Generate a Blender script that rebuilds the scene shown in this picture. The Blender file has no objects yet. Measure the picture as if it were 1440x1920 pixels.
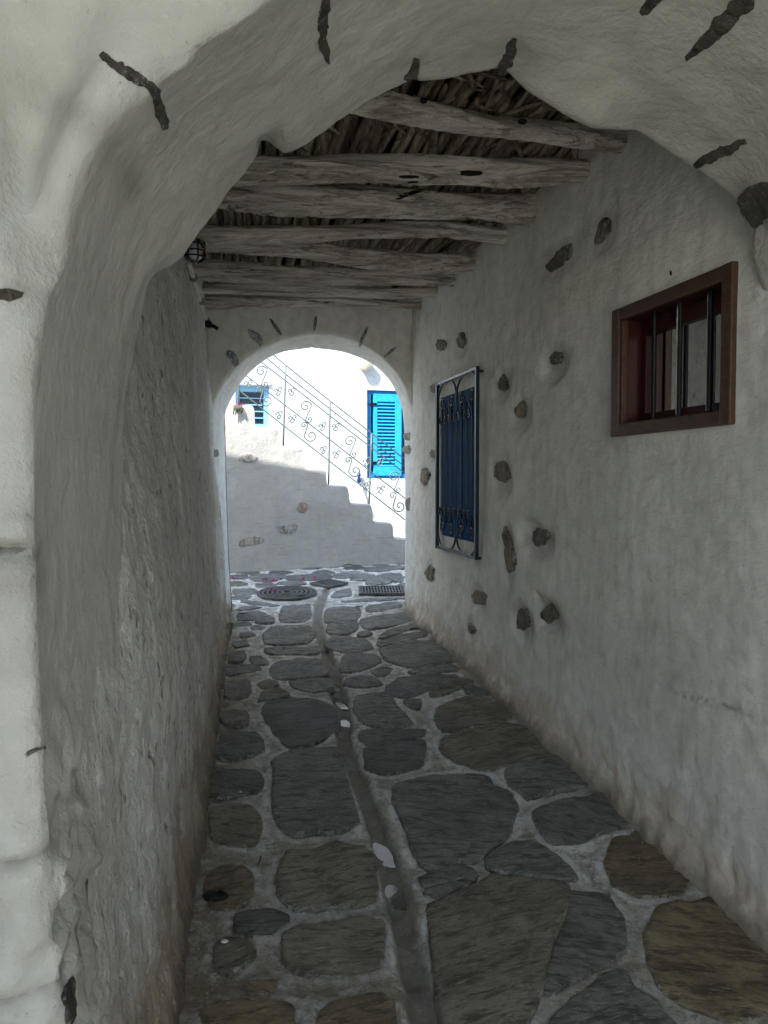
import bpy, math, random
import numpy as np
from mathutils import Vector
from mathutils.bvhtree import BVHTree

# ------------------------------------------------------------------ camera, world, sun, exposure
C = bpy.context.scene
COL = C.collection
F, CX, CY, HZ, H = 1440.0, 720.0, 960.0, 900.0, 1.6
PITCH = math.atan((CY - HZ) / F)
cam_d = bpy.data.cameras.new('camera'); cam = bpy.data.objects.new('camera', cam_d); COL.objects.link(cam)
cam.location = (0, 0, H); cam.rotation_euler = (math.pi / 2 - PITCH, 0, 0)
cam_d.sensor_fit = 'HORIZONTAL'; cam_d.sensor_width = 36; cam_d.lens = 36 * F / 1440
cam_d.clip_start = 0.05; cam_d.clip_end = 500
C.camera = cam

SUN_EL, SUN_AZ = math.radians(50), math.radians(40)     # light travels towards +Y and +X (sun behind and left of the viewer)
SUNV = Vector((math.sin(SUN_AZ) * math.cos(SUN_EL), math.cos(SUN_AZ) * math.cos(SUN_EL), -math.sin(SUN_EL)))
w = bpy.data.worlds.new('World'); C.world = w; w.use_nodes = True
nt = w.node_tree; nt.nodes.clear()
sky = nt.nodes.new('ShaderNodeTexSky'); sky.sky_type = 'NISHITA'; sky.sun_disc = False
sky.sun_elevation = SUN_EL; sky.sun_rotation = math.radians(180) + SUN_AZ
bg = nt.nodes.new('ShaderNodeBackground'); bg.inputs[1].default_value = 0.11
wo = nt.nodes.new('ShaderNodeOutputWorld')
nt.links.new(sky.outputs[0], bg.inputs[0]); nt.links.new(bg.outputs[0], wo.inputs[0])
sd = bpy.data.lights.new('sun', 'SUN'); sd.energy = 2.0; sd.angle = math.radians(0.5); sd.color = (1, .955, .88)
so = bpy.data.objects.new('sun', sd); COL.objects.link(so)
so.location = (-8, -8, 14); so.rotation_euler = SUNV.to_track_quat('-Z', 'Y').to_euler()
C.view_settings.view_transform = 'Standard'; C.view_settings.look = 'None'
C.view_settings.exposure = 2.78; C.view_settings.gamma = 1; C.view_settings.use_curve_mapping = False
C.render.engine = 'CYCLES'
C.cycles.max_bounces = 10; C.cycles.diffuse_bounces = 7; C.cycles.use_denoising = True
C.cycles.sample_clamp_indirect = 6

random.seed(7); rng = np.random.default_rng(7)

# ------------------------------------------------------------------ projection helpers
def ray(px, py):
    a, b = (px - CX) / F, (CY - py) / F
    s, c = math.sin(PITCH), math.cos(PITCH)
    return np.array([a, c + b * s, -s + b * c])
CAM = np.array([0, 0, H])
def on_plane(px, py, P, N):
    d = ray(px, py); t = np.dot(np.array(P) - CAM, N) / np.dot(d, N)
    return CAM + d * t
G = 0.073
def zf(y): return G * y
GN = np.array([0, -G, 1.0])
def on_ground(px, py, up=0.0): return on_plane(px, py, (0, 0, up), GN)
def on_right(px, py, off=0.0): return on_plane(px, py, (1.713 - off, 0, 0), np.array([1, .23, 0.]))
def xr(y): return 1.713 - .23 * y
def xl(y): return -.549 - .168 * (y - 2)

# ------------------------------------------------------------------ noise
def _h(ix, iy, iz, s):
    n = (ix * 374761393 + iy * 668265263 + iz * 2147483647 + s * 1274126177) & 0xffffffff
    n = ((n ^ (n >> 13)) * 1274126177) & 0xffffffff
    return ((n ^ (n >> 16)) & 0xffff) / 32767.5 - 1
def vn(x, y, z, s=0):
    x, y, z = np.broadcast_arrays(np.asarray(x, float), np.asarray(y, float), np.asarray(z, float))
    fx, fy, fz = np.floor(x), np.floor(y), np.floor(z)
    u, v, t = x - fx, y - fy, z - fz
    u = u * u * (3 - 2 * u); v = v * v * (3 - 2 * v); t = t * t * (3 - 2 * t)
    i, j, k = fx.astype(np.int64), fy.astype(np.int64), fz.astype(np.int64)
    r = 0
    for a in (0, 1):
        for b in (0, 1):
            for c in (0, 1):
                r = r + _h(i + a, j + b, k + c, s) * (u if a else 1 - u) * (v if b else 1 - v) * (t if c else 1 - t)
    return r
def fbm(x, y, z, s=0, o=3):
    r, a, f = 0, 1, 1
    for q in range(o):
        r = r + a * vn(x * f, y * f, z * f, s + q * 17); a *= .5; f *= 2.03
    return r
def sm(a, b, x):
    t = np.clip((x - a) / (b - a), 0, 1); return t * t * (3 - 2 * t)

# ------------------------------------------------------------------ object helpers
WL = {}
def finish(o, parent, loc):
    base = WL.get(parent.name, np.zeros(3)) if parent else np.zeros(3)
    o.location = tuple(np.array(loc) - base); WL[o.name] = np.array(loc, float)
    if parent: o.parent = parent
def tag(o, label=None, cat=None, group=None, kind=None):
    if label: o['label'] = label
    if cat: o['category'] = cat
    if group: o['group'] = group
    if kind: o['kind'] = kind
    return o
def empty(name, loc, label=None, cat=None, group=None, parent=None):
    o = bpy.data.objects.new(name, None); COL.objects.link(o); o.empty_display_size = .1
    finish(o, parent, loc); return tag(o, label, cat, group)
def mk(name, V, Fc, mat, parent=None, smooth=True, color=None, base=True, auto=None, rim=None):
    V = np.asarray(V, float).reshape(-1, 3)
    lo, hi = V.min(0), V.max(0); loc = (lo + hi) / 2
    if base and parent is None: loc[2] = lo[2]
    me = bpy.data.meshes.new(name); me.from_pydata((V - loc).tolist(), [], [list(f) for f in Fc]); me.update()
    if mat: me.materials.append(mat)
    if smooth: me.shade_smooth()
    if rim is not None: me.attributes.new('rim', 'FLOAT', 'POINT').data.foreach_set('value', np.asarray(rim, np.float32))
    if auto is not None: me.set_sharp_from_angle(angle=math.radians(auto))
    o = bpy.data.objects.new(name, me); COL.objects.link(o); finish(o, parent, loc)
    if color: o.color = color
    return o
def grid_faces(m, n, mask=None, wrap=False):
    idx = np.arange(m * n).reshape(m, n)
    a, b, c, d = idx[:-1, :-1], idx[1:, :-1], idx[1:, 1:], idx[:-1, 1:]
    Fq = np.stack([a, b, c, d], -1).reshape(-1, 4)
    if mask is not None: Fq = Fq[mask.reshape(-1)]
    return Fq
def mkgrid(name, A, mat, parent=None, mask=None, flip=False, attr=None):
    m, n = A.shape[:2]; V = A.reshape(-1, 3); Fq = grid_faces(m, n, mask)
    if flip: Fq = Fq[:, ::-1]
    loc = (V.min(0) + V.max(0)) / 2
    if parent is None: loc[2] = V[:, 2].min()
    me = bpy.data.meshes.new(name)
    me.vertices.add(len(V)); me.vertices.foreach_set('co', (V - loc).astype(np.float32).ravel())
    me.loops.add(Fq.size); me.loops.foreach_set('vertex_index', Fq.astype(np.int32).ravel())
    me.polygons.add(len(Fq)); me.polygons.foreach_set('loop_start', np.arange(0, Fq.size, 4, dtype=np.int32))
    me.update(calc_edges=True); me.validate(); me.shade_smooth()
    if mat: me.materials.append(mat)
    if attr:
        for k, v in attr.items():
            at = me.attributes.new(k, 'FLOAT', 'POINT'); at.data.foreach_set('value', v.astype(np.float32).ravel())
    o = bpy.data.objects.new(name, me); COL.objects.link(o); finish(o, parent, loc)
    return o, BVHTree.FromPolygons([tuple(v) for v in V.tolist()], [tuple(f) for f in Fq.tolist()])
def join(parts):
    V, Fc, n = [], [], 0
    for v, f in parts:
        v = np.asarray(v, float).reshape(-1, 3); V.append(v); Fc += [tuple(i + n for i in q) for q in f]; n += len(v)
    return np.concatenate(V), Fc
def tube(P, r, seg=6, closed=False):
    P = np.asarray(P, float); n = len(P); r = np.broadcast_to(r, (n,))
    T = np.gradient(P, axis=0); T /= np.linalg.norm(T, axis=1)[:, None] + 1e-9
    ref = np.array([0, 0, 1.]) if abs(T[0][2]) < .9 else np.array([1., 0, 0])
    V = []
    u = np.cross(T[0], ref); u /= np.linalg.norm(u)
    for i in range(n):
        u = u - T[i] * np.dot(u, T[i]); u /= np.linalg.norm(u) + 1e-9
        v = np.cross(T[i], u)
        for k in range(seg):
            a = 2 * math.pi * k / seg
            V.append(P[i] + r[i] * (math.cos(a) * u + math.sin(a) * v))
    Fc = [(i * seg + k, i * seg + (k + 1) % seg, (i + 1) * seg + (k + 1) % seg, (i + 1) * seg + k) for i in range(n - 1) for k in range(seg)]
    Fc += [tuple(range(seg))[::-1], tuple((n - 1) * seg + k for k in range(seg))]
    return V, Fc
def obox(c, ax, ay, az, sx, sy, sz, bev=0):
    c = np.array(c, float)
    V = [c + ax * x * sx / 2 + ay * y * sy / 2 + az * z * sz / 2 for x in (-1, 1) for y in (-1, 1) for z in (-1, 1)]
    Fc = [(0, 1, 3, 2), (4, 6, 7, 5), (0, 4, 5, 1), (2, 3, 7, 6), (0, 2, 6, 4), (1, 5, 7, 3)]
    return V, Fc
def bevel(o, w=.004, seg=2):
    m = o.modifiers.new('bevel', 'BEVEL'); m.width = w; m.segments = seg; m.limit_method = 'ANGLE'; return o
AX, AY, AZ = np.array([1., 0, 0]), np.array([0, 1., 0]), np.array([0, 0, 1.])
def box(name, lo, hi, mat, parent=None, **k):
    lo, hi = np.array(lo, float), np.array(hi, float)
    v, f = obox((lo + hi) / 2, AX, AY, AZ, *(hi - lo)); return mk(name, v, f, mat, parent, smooth=False, **k)
def catmull(P, n):
    P = np.asarray(P, float); m = len(P)
    Q = np.vstack([2 * P[0] - P[1], P, 2 * P[-1] - P[-2]])
    d = np.concatenate([[0], np.cumsum(np.linalg.norm(np.diff(P, axis=0), axis=1))]); s = np.linspace(0, d[-1], n)
    out = []
    for x in s:
        i = min(max(np.searchsorted(d, x, side='right') - 1, 0), m - 2); t = (x - d[i]) / (d[i + 1] - d[i] + 1e-12)
        p0, p1, p2, p3 = Q[i], Q[i + 1], Q[i + 2], Q[i + 3]
        out.append(.5 * (2 * p1 + (p2 - p0) * t + (2 * p0 - 5 * p1 + 4 * p2 - p3) * t * t + (3 * p1 - p0 - 3 * p2 + p3) * t ** 3))
    return np.array(out)
def closed_smooth(P, n, cuts=2, a=.22):
    P = np.asarray(P, float)
    for _ in range(cuts):                                    # corner cutting
        Q = np.roll(P, -1, 0)
        P = np.stack([P * (1 - a) + Q * a, P * a + Q * (1 - a)], 1).reshape(-1, 2)
    R = np.vstack([P, P[:1]]); d = np.concatenate([[0], np.cumsum(np.linalg.norm(np.diff(R, axis=0), axis=1))])
    s = np.linspace(0, d[-1], n, endpoint=False)
    return np.stack([np.interp(s, d, R[:, 0]), np.interp(s, d, R[:, 1])], 1)

# ------------------------------------------------------------------ materials
def M(name): 
    m = bpy.data.materials.new(name); m.use_nodes = True; return m
class N:
    def __init__(s, m):
        s.t = m.node_tree; s.n = s.t.nodes; s.b = s.n['Principled BSDF']; s.b.inputs['Roughness'].default_value = .9
        s.b.inputs['Specular IOR Level'].default_value = .25
        s.pos = s.n.new('ShaderNodeNewGeometry').outputs['Position']
    def l(s, a, b): s.t.links.new(a, b)
    def _set(s, sock, v):
        if hasattr(v, 'links') or isinstance(v, bpy.types.NodeSocket): s.l(v, sock)
        else: sock.default_value = v
    def map(s, scale, rot=(0, 0, 0), vec=None, loc=None):
        q = s.n.new('ShaderNodeMapping'); q.inputs['Scale'].default_value = scale; q.inputs['Rotation'].default_value = rot
        s.l(vec or s.pos, q.inputs['Vector'])
        if loc is not None: s.l(loc, q.inputs['Location'])
        return q.outputs[0]
    def noise(s, sc, detail=5, rough=.55, vec=None, dist=0):
        q = s.n.new('ShaderNodeTexNoise'); q.inputs['Scale'].default_value = sc; q.inputs['Detail'].default_value = detail
        q.inputs['Roughness'].default_value = rough; q.inputs['Distortion'].default_value = dist
        s.l(vec or s.pos, q.inputs['Vector']); return q.outputs[0]
    def ramp(s, f, *st, interp='LINEAR'):
        q = s.n.new('ShaderNodeValToRGB'); q.color_ramp.interpolation = interp; s.l(f, q.inputs[0]); e = q.color_ramp.elements
        while len(e) < len(st): e.new(.5)
        for i, (p, c) in enumerate(st):
            e[i].position = p; e[i].color = (c, c, c, 1) if not hasattr(c, '__len__') else (*c, 1)
        return q.outputs[0]
    def mix(s, f, a, b, t='MIX'):
        q = s.n.new('ShaderNodeMix'); q.data_type = 'RGBA'; q.blend_type = t; s._set(q.inputs[0], f)
        for k, v in ((6, a), (7, b)):
            s._set(q.inputs[k], (*v, 1) if isinstance(v, tuple) and len(v) == 3 else v)
        return q.outputs[2]
    def math(s, op, a, b=0, c=0):
        q = s.n.new('ShaderNodeMath'); q.operation = op; s._set(q.inputs[0], a); s._set(q.inputs[1], b); s._set(q.inputs[2], c); return q.outputs[0]
    def bump(s, h, dist, strength=1, prev=None):
        q = s.n.new('ShaderNodeBump'); q.inputs['Distance'].default_value = dist; q.inputs['Strength'].default_value = strength
        s.l(h, q.inputs['Height']); 
        if prev: s.l(prev, q.inputs['Normal'])
        return q.outputs[0]
    def end(s, col=None, nrm=None, rough=None):
        if col is not None: s._set(s.b.inputs['Base Color'], (*col, 1) if isinstance(col, tuple) else col)
        if nrm is not None: s.l(nrm, s.b.inputs['Normal'])
        if rough is not None: s._set(s.b.inputs['Roughness'], rough)

def plaster(name, base, dark, streak=.35, pits=.0, low=None, brush=(1, 1, 1), lowh=.35, fine=.0035, stain_shade=.5):
    m = M(name); n = N(m)
    c = n.mix(n.ramp(n.noise(1.3, 6, .6), (.35, 0.), (.72, 1.)), base, tuple(x * (1 - .34 * stain_shade) for x in base))
    c = n.mix(n.ramp(n.noise(4.5, 8, .78, dist=.5), (.54, 0.), (.66, .35 * stain_shade)), c, dark)
    c = n.mix(n.ramp(n.noise(14, 4), (.42, 0.), (.75, .5 * stain_shade)), c, dark)
    sv = n.map((7, 7, .7))
    c = n.mix(n.math('MULTIPLY', n.ramp(n.noise(2.2, 5, .6, vec=sv), (.5, 0.), (.72, 1.)), streak), c, dark)
    if pits:
        pv = n.noise(5.5, 3, .75, vec=n.map((2.6, 2.6, 1.1)))
        pp = n.ramp(n.noise(20, 2, .6, vec=n.map((1.3, 1.3, .55))), (.62, 0.), (.66, 1.))
        c = n.mix(n.math('MULTIPLY', n.math('MULTIPLY', pp, n.ramp(pv, (.40, 0.), (.55, 1.))), pits), c, (.06, .05, .04))
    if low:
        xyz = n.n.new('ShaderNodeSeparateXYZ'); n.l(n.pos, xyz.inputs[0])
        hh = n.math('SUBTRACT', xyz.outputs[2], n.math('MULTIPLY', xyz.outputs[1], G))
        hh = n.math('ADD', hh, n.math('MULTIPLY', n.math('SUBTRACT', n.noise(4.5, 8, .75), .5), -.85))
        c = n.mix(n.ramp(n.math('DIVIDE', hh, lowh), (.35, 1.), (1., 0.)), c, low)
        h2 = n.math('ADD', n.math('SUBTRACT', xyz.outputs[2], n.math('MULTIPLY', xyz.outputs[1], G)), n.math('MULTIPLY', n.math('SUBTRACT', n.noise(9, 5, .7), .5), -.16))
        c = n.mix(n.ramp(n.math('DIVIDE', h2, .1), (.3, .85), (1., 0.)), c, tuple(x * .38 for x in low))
    at = n.n.new('ShaderNodeAttribute'); at.attribute_name = 'stain_shade'  # vertex tone: dirt, plus shade painted into the stone hollows
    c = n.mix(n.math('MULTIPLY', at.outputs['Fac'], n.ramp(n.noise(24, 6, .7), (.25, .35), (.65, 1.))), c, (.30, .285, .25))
    ck = n.n.new('ShaderNodeAttribute'); ck.attribute_name = 'crack'
    c = n.mix(n.math('MULTIPLY', ck.outputs['Fac'], n.ramp(n.noise(16, 6, .7), (.35, .2), (.6, 1.))), c, (.07, .06, .045))
    spk = n.ramp(n.noise(55, 3, .8), (.69, 0.), (.73, .7)); c = n.mix(spk, c, (.22, .2, .165))
    b = n.bump(n.noise(5, 4, .6), .014, .9)
    b = n.bump(n.noise(38, 5, .62, vec=n.map(brush)), fine * 1.5, 1, b)
    b = n.bump(n.noise(170, 3, .6, vec=n.map(brush)), fine * .4, .9, b)
    n.end(c, b, .92); return m
WHITE = (.86, .85, .79)
M_pl = plaster('whitewash_passage', WHITE, (.34, .31, .26), streak=.24, low=(.60, .53, .43), lowh=.25, brush=(.6, .6, 1.4), stain_shade=.6)
M_arch = plaster('whitewash_arch', (.63, .62, .56), (.37, .35, .29), streak=.15, stain_shade=.7, fine=.0042)
M_left = plaster('whitewash_rough', (.80, .785, .735), (.40, .37, .32), streak=.55, pits=.6, low=(.38, .31, .24), lowh=.45, brush=(1, 1, .85), fine=.011, stain_shade=.8)
M_out = plaster('whitewash_sunlit', (.58, .595, .595), (.55, .53, .49), streak=.12, stain_shade=.35, fine=.005)
def dashes():
    m = plaster('whitewash_stair_side', (.475, .475, .455), (.31, .30, .28), streak=.25, stain_shade=.6, fine=.003)
    n = N.__new__(N); n.t = m.node_tree; n.n = n.t.nodes; n.b = n.n['Principled BSDF']; n.pos = [x for x in n.n if x.type == 'NEW_GEOMETRY'][0].outputs['Position']
    old = n.b.inputs['Base Color'].links[0].from_socket; on = n.b.inputs['Normal'].links[0].from_socket
    d = n.ramp(n.noise(5, 2, .5, vec=n.map((1, 1, 9))), (.62, 0.), (.67, 1.))
    n.l(n.mix(n.math('MULTIPLY', d, .6), old, (.33, .31, .28)), n.b.inputs['Base Color'])
    n.l(n.bump(d, .006, -1, on), n.b.inputs['Normal']); return m
M_stair = dashes()
def stone_mat(name, c0, c1, speck=(.4, .38, .33), ridge=.012, amt=.35, ss=16):
    m = M(name); n = N(m)
    oi = n.n.new('ShaderNodeObjectInfo')
    rnd = n.n.new('ShaderNodeCombineXYZ'); n.l(n.math('MULTIPLY', oi.outputs['Random'], 37), rnd.inputs[0]); n.l(n.math('MULTIPLY', oi.outputs['Random'], 91), rnd.inputs[1])
    v = n.n.new('ShaderNodeVectorMath'); v.operation = 'ADD'; n.l(n.pos, v.inputs[0]); n.l(rnd.outputs[0], v.inputs[1]); v = v.outputs[0]
    rz = n.n.new('ShaderNodeVectorRotate'); rz.rotation_type = 'Z_AXIS'; n.l(v, rz.inputs['Vector']); n.l(n.math('MULTIPLY', n.math('SUBTRACT', oi.outputs['Random'], .5), 1.0), rz.inputs['Angle']); v = rz.outputs[0]
    r1 = n.noise(9, 9, .74, vec=n.map((1, 3.6, 1), vec=v), dist=.5)
    r2 = n.noise(30, 7, .72, vec=n.map((1, 3.4, 1), vec=v), dist=.4)
    c = n.mix(n.ramp(n.noise(6, 5, .6, vec=v), (.35, 0.), (.65, 1.)), c0, c1)
    c = n.mix(n.ramp(r1, (.40, .9), (.52, 0.)), c, tuple(x * .42 for x in c0))  # crevices darkened, ridges lightened in colour to stand in for relief shading
    c = n.mix(n.ramp(r2, (.54, 0.), (.68, .6)), c, tuple(x * 1.7 for x in c1))
    c = n.mix(n.ramp(r2, (.34, .8), (.45, 0.)), c, tuple(x * .4 for x in c0))
    c = n.mix(n.math('MULTIPLY', n.ramp(n.noise(ss, 8, .8, vec=v), (.575, 0.), (.66, 1.)), amt), c, speck)
    c = n.mix(1, c, oi.outputs['Color'], 'MULTIPLY')
    rm = n.n.new('ShaderNodeAttribute'); rm.attribute_name = 'rim'
    rn = n.math('ADD', n.noise(21, 9, .8, dist=.3), n.math('MULTIPLY', n.math('SUBTRACT', rm.outputs['Fac'], 1), .34))
    c = n.mix(n.ramp(rn, (.47, 0.), (.56, .9)), c, (.72, .70, .64))
    b = n.bump(r1, ridge * 3, 1); b = n.bump(r2, ridge * 1.3, 1, b); b = n.bump(n.noise(120, 3, vec=v), .004, .8, b); b = n.bump(n.ramp(rn, (.45, 0.), (.56, 1.)), .006, 1, b)
    n.end(c, b, n.ramp(r2, (.3, .42), (.7, .75))); n.b.inputs['Specular IOR Level'].default_value = .5; return m
M_slate = stone_mat('slate_flagstone', (.24, .24, .207), (.43, .427, .378), ridge=.026)
M_dark = stone_mat('dark_slate', (.075, .07, .06), (.19, .18, .15), speck=(.74, .72, .66), ridge=.012, amt=.95, ss=42)
M_sch = stone_mat('brown_schist', (.10, .085, .065), (.20, .17, .13), ridge=.010, amt=.7, ss=34)
def mortar():
    m = M('lime_mortar'); n = N(m)
    at = n.n.new('ShaderNodeAttribute'); at.attribute_name = 'joint'; ch = n.n.new('ShaderNodeAttribute'); ch.attribute_name = 'channel'
    wd = n.n.new('ShaderNodeAttribute'); wd.attribute_name = 'dirt'
    c = n.mix(n.ramp(n.noise(9, 8, .75), (.38, 0.), (.62, 1.)), (.40, .375, .30), (.70, .67, .58))
    c = n.mix(n.ramp(n.noise(6, 9, .82, dist=.6), (.53, 0.), (.58, .85)), c, (.86, .85, .80))
    c = n.mix(n.ramp(n.noise(13, 8, .8, dist=.4), (.56, 0.), (.63, .75)), c, (.25, .225, .18))
    c = n.mix(n.ramp(n.noise(42, 5, .75), (.56, 0.), (.64, .85)), c, (.20, .18, .145))
    wf = n.math('MULTIPLY', at.outputs['Fac'], n.ramp(n.noise(21, 9, .8, dist=.3), (.43, 0.), (.52, 1.)))
    c = n.mix(wf, c, (.90, .89, .85))
    c = n.mix(n.math('MULTIPLY', wd.outputs['Fac'], n.ramp(n.noise(10, 8, .8), (.38, .15), (.6, 1.))), c, (.30, .25, .16))
    c = n.mix(n.math('MULTIPLY', ch.outputs['Fac'], n.ramp(n.noise(11, 5, .7), (.3, .75), (.7, 1.))), c, (.27, .25, .205))
    b = n.bump(n.noise(22, 8, .75), .03, 1); b = n.bump(n.noise(100, 4, .7), .006, 1, b)
    n.end(c, b, .85); return m
M_mortar = mortar()
def wood():
    m = M('weathered_log'); n = N(m)
    ax = math.atan(.2)
    g1 = n.noise(2.0, 8, .68, vec=n.map((.45, 8, 8), rot=(0, 0, -ax)), dist=1.1)
    g2 = n.noise(5, 7, .7, vec=n.map((.4, 9, 9), rot=(0, 0, -ax)), dist=.8)
    c = n.mix(n.ramp(g1, (.38, 0.), (.55, 1.)), (.46, .405, .32), (.94, .89, .80))
    c = n.mix(n.ramp(g2, (.36, .9), (.43, 0.)), c, (.20, .17, .13))
    c = n.mix(n.ramp(n.noise(5, 5, .7), (.62, 0.), (.74, .5)), c, (.22, .19, .15))
    b = n.bump(g1, .05, 1); b = n.bump(g2, .02, 1, b)
    n.end(c, b, .85); return m
M_log = wood()
def simple(name, col, rough=.6, metal=0, bumps=None, var=.0, spec=.3):
    m = M(name); n = N(m)
    c = n.mix(n.ramp(n.noise(12, 6, .65), (.4, 0.), (.7, 1.)), col, tuple(x * (1 - var) for x in col)) if var else col
    b = n.bump(n.noise(bumps[0], 5, .6), bumps[1]) if bumps else None
    n.end(c, b, rough); n.b.inputs['Metallic'].default_value = metal; n.b.inputs['Specular IOR Level'].default_value = spec; return m
def twigm():
    m = M('dry_branches'); n = N(m); oi = n.n.new('ShaderNodeObjectInfo')
    c = n.mix(oi.outputs['Random'], (.17, .13, .09), (.52, .44, .33)); g = n.noise(60, 5, .7, vec=n.map((1, .12, 1)))
    c = n.mix(n.ramp(g, (.4, 0.), (.65, .8)), c, (.04, .03, .022)); n.end(c, n.bump(g, .006), .9); return m
M_twig = twigm()
M_earth = simple('packed_earth', (.05, .042, .033), .95, bumps=(20, .02), var=.5)
def brown():
    m = M('brown_varnished_wood'); n = N(m); g = n.noise(9, 6, .6, vec=n.map((8, 1, 6)))
    c = n.mix(n.ramp(g, (.35, 0.), (.65, 1.)), (.062, .032, .021), (.105, .054, .036)); n.end(c, n.bump(g, .0015), .42); return m
M_brown = brown()
M_sash = simple('red_brown_sash', (.055, .012, .009), .45, var=.4)  # red-brown, darkened in colour to give the window recess its shade
M_black = simple('black_iron', (.012, .012, .013), .42, .3, bumps=(60, .001), var=.3)
M_flake = simple('flaking_white_paint', (.5, .5, .47), .7, bumps=(80, .003), var=.5)
M_navy = simple('navy_iron', (.014, .036, .062), .3, .3, bumps=(50, .001), var=.4, spec=.6)
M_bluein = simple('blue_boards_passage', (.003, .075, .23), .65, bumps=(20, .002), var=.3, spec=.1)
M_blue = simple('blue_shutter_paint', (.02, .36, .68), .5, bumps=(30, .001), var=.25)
M_bluef = simple('blue_frame_paint', (.008, .17, .40), .5, bumps=(30, .001), var=.2)
M_pale = simple('pale_blue_frame_paint', (.22, .47, .68), .55, var=.15)
M_rail = simple('grey_green_railing', (.12, .16, .16), .5, .1, var=.25)
M_metal = simple('cast_iron_cover', (.12, .12, .115), .6, .4, bumps=(70, .003), var=.4)
M_gap = simple('dark_gap', (.015, .015, .014), .9)
M_cream = simple('cream_ceramic', (.62, .55, .42), .6, var=.2)
M_pvc = simple('painted_conduit', (.55, .54, .49), .6, bumps=(40, .002), var=.35)
M_pole = simple('grey_painted_pole', (.22, .21, .19), .7, bumps=(30, .004), var=.5)
M_pink = simple('magenta_petal', (.55, .02, .22), .6, var=.3)
M_green = simple('weed_leaf', (.10, .20, .03), .6, var=.3)
M_gleaf = simple('grey_green_stems', (.10, .11, .06), .7, var=.4)
M_deb = simple('black_debris', (.012, .014, .013), .8, bumps=(40, .01))
M_bark = simple('dry_twig', (.16, .11, .07), .9)
M_chip = simple('white_chip', (.65, .64, .6), .7)
M_bed = simple('bare_stucco', (.40, .385, .34), .95, bumps=(30, .01), var=.4)
M_street = simple('street_paving', (.33, .32, .29), .9, bumps=(10, .01), var=.3)
def glass(name, tint=.9, a=.35):
    m = bpy.data.materials.new(name); m.use_nodes = True; t = m.node_tree; t.nodes.clear()
    o = t.nodes.new('ShaderNodeOutputMaterial'); x = t.nodes.new('ShaderNodeMixShader'); tr = t.nodes.new('ShaderNodeBsdfTransparent'); g = t.nodes.new('ShaderNodeBsdfGlossy')
    fr = t.nodes.new('ShaderNodeFresnel'); fr.inputs[0].default_value = 1.6
    tr.inputs[0].default_value = (tint, tint, tint, 1); g.inputs['Roughness'].default_value = .02
    t.links.new(fr.outputs[0], x.inputs[0]); t.links.new(tr.outputs[0], x.inputs[1]); t.links.new(g.outputs[0], x.inputs[2]); t.links.new(x.outputs[0], o.inputs[0]); return m
M_glass = glass('window_glass')
def water():
    m = M('puddle_water'); n = N(m); n.b.inputs['Roughness'].default_value = .02; n.b.inputs['Base Color'].default_value = (.03, .028, .022, 1)
    n.b.inputs['IOR'].default_value = 1.33; n.b.inputs['Specular IOR Level'].default_value = .5
    n.l(n.bump(n.noise(30, 2), .0006, .5), n.b.inputs['Normal']); return m
M_water = water()
M_curt = simple('pale_curtain', (.62, .64, .58), .9, var=.1)

# ------------------------------------------------------------------ embedding stones in surfaces
def embed(poly, bvh, mat, name='stone', parent=None, up=.012, sink=.012, nseg=None, rings=4, jag=.06, zoom=None, color=None, seed=0, edge=.12, rough=.25, grow=1.0, cuts=2, ca=.22, toward=None):
    P = np.array(poly, float)
    if zoom: P = np.array([zoom[0], zoom[1]]) + P / zoom[2]
    per = np.sum(np.linalg.norm(P - np.roll(P, 1, 0), axis=1)); n = nseg or int(np.clip(per / 9, 14, 64))
    Q = closed_smooth(P, n, cuts, ca); c = Q.mean(0); Q = c + (Q - c) * grow; size = math.sqrt(max(1, np.prod(Q.max(0) - Q.min(0))))
    k = np.arange(n)
    Q = Q + (Q - c) * (jag * fbm(Q[:, 0:1] / size * 5, Q[:, 1:2] / size * 5, np.full((n, 1), seed * 3.1 + P[0, 0]), 5, 3))
    fr = [1.0, 1 - edge * .45, 1 - edge * 1.3] + [1 - edge * 1.3 - (1 - edge * 1.3) * i / (rings + 1) for i in range(1, rings + 1)]
    hs = [-sink, up * .75, up] + [up] * rings
    V = []; ok = True
    def hit(px, py):
        d = ray(px, py); h = bvh.ray_cast(Vector(CAM), Vector(d).normalized())
        return (np.array(h[0]), np.array(h[1])) if h[0] else None
    for q, (f, hh) in enumerate(zip(fr, hs)):
        for i in range(n):
            p = c + (Q[i] - c) * f
            r = hit(*p)
            for _ in range(14):
                if r is not None: break
                p = p + (np.array(toward if toward is not None else c) - p) * .12; r = hit(*p)
            if r is None: return None
            pos, nn = r
            if np.dot(nn, ray(*p)) > 0: nn = -nn
            e = up * rough * float(fbm(pos[0] * 14, pos[1] * 14, pos[2] * 14, seed + 3, 2)) if q else 0
            V.append(pos + nn * (hh + e))
    r = hit(*c) or hit(*(c + (np.array(toward) - c) * .4 if toward is not None else c))
    if r is None: return None
    nn = r[1] if np.dot(r[1], ray(*c)) < 0 else -r[1]
    V.append(r[0] + nn * up)
    Fc = []
    for q in range(len(fr) - 1):
        for i in range(n):
            j = (i + 1) % n; Fc.append((q * n + i, q * n + j, (q + 1) * n + j, (q + 1) * n + i))
    L = (len(fr) - 1) * n
    Fc += [(L + i, L + (i + 1) % n, len(V) - 1) for i in range(n)]
    rv = [1, .95, .62] + [max(0, .3 - .3 * q) for q in range(rings)]
    return mk(name, V, Fc, mat, parent, color=color, rim=np.append(np.repeat(rv, n), 0))
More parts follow.
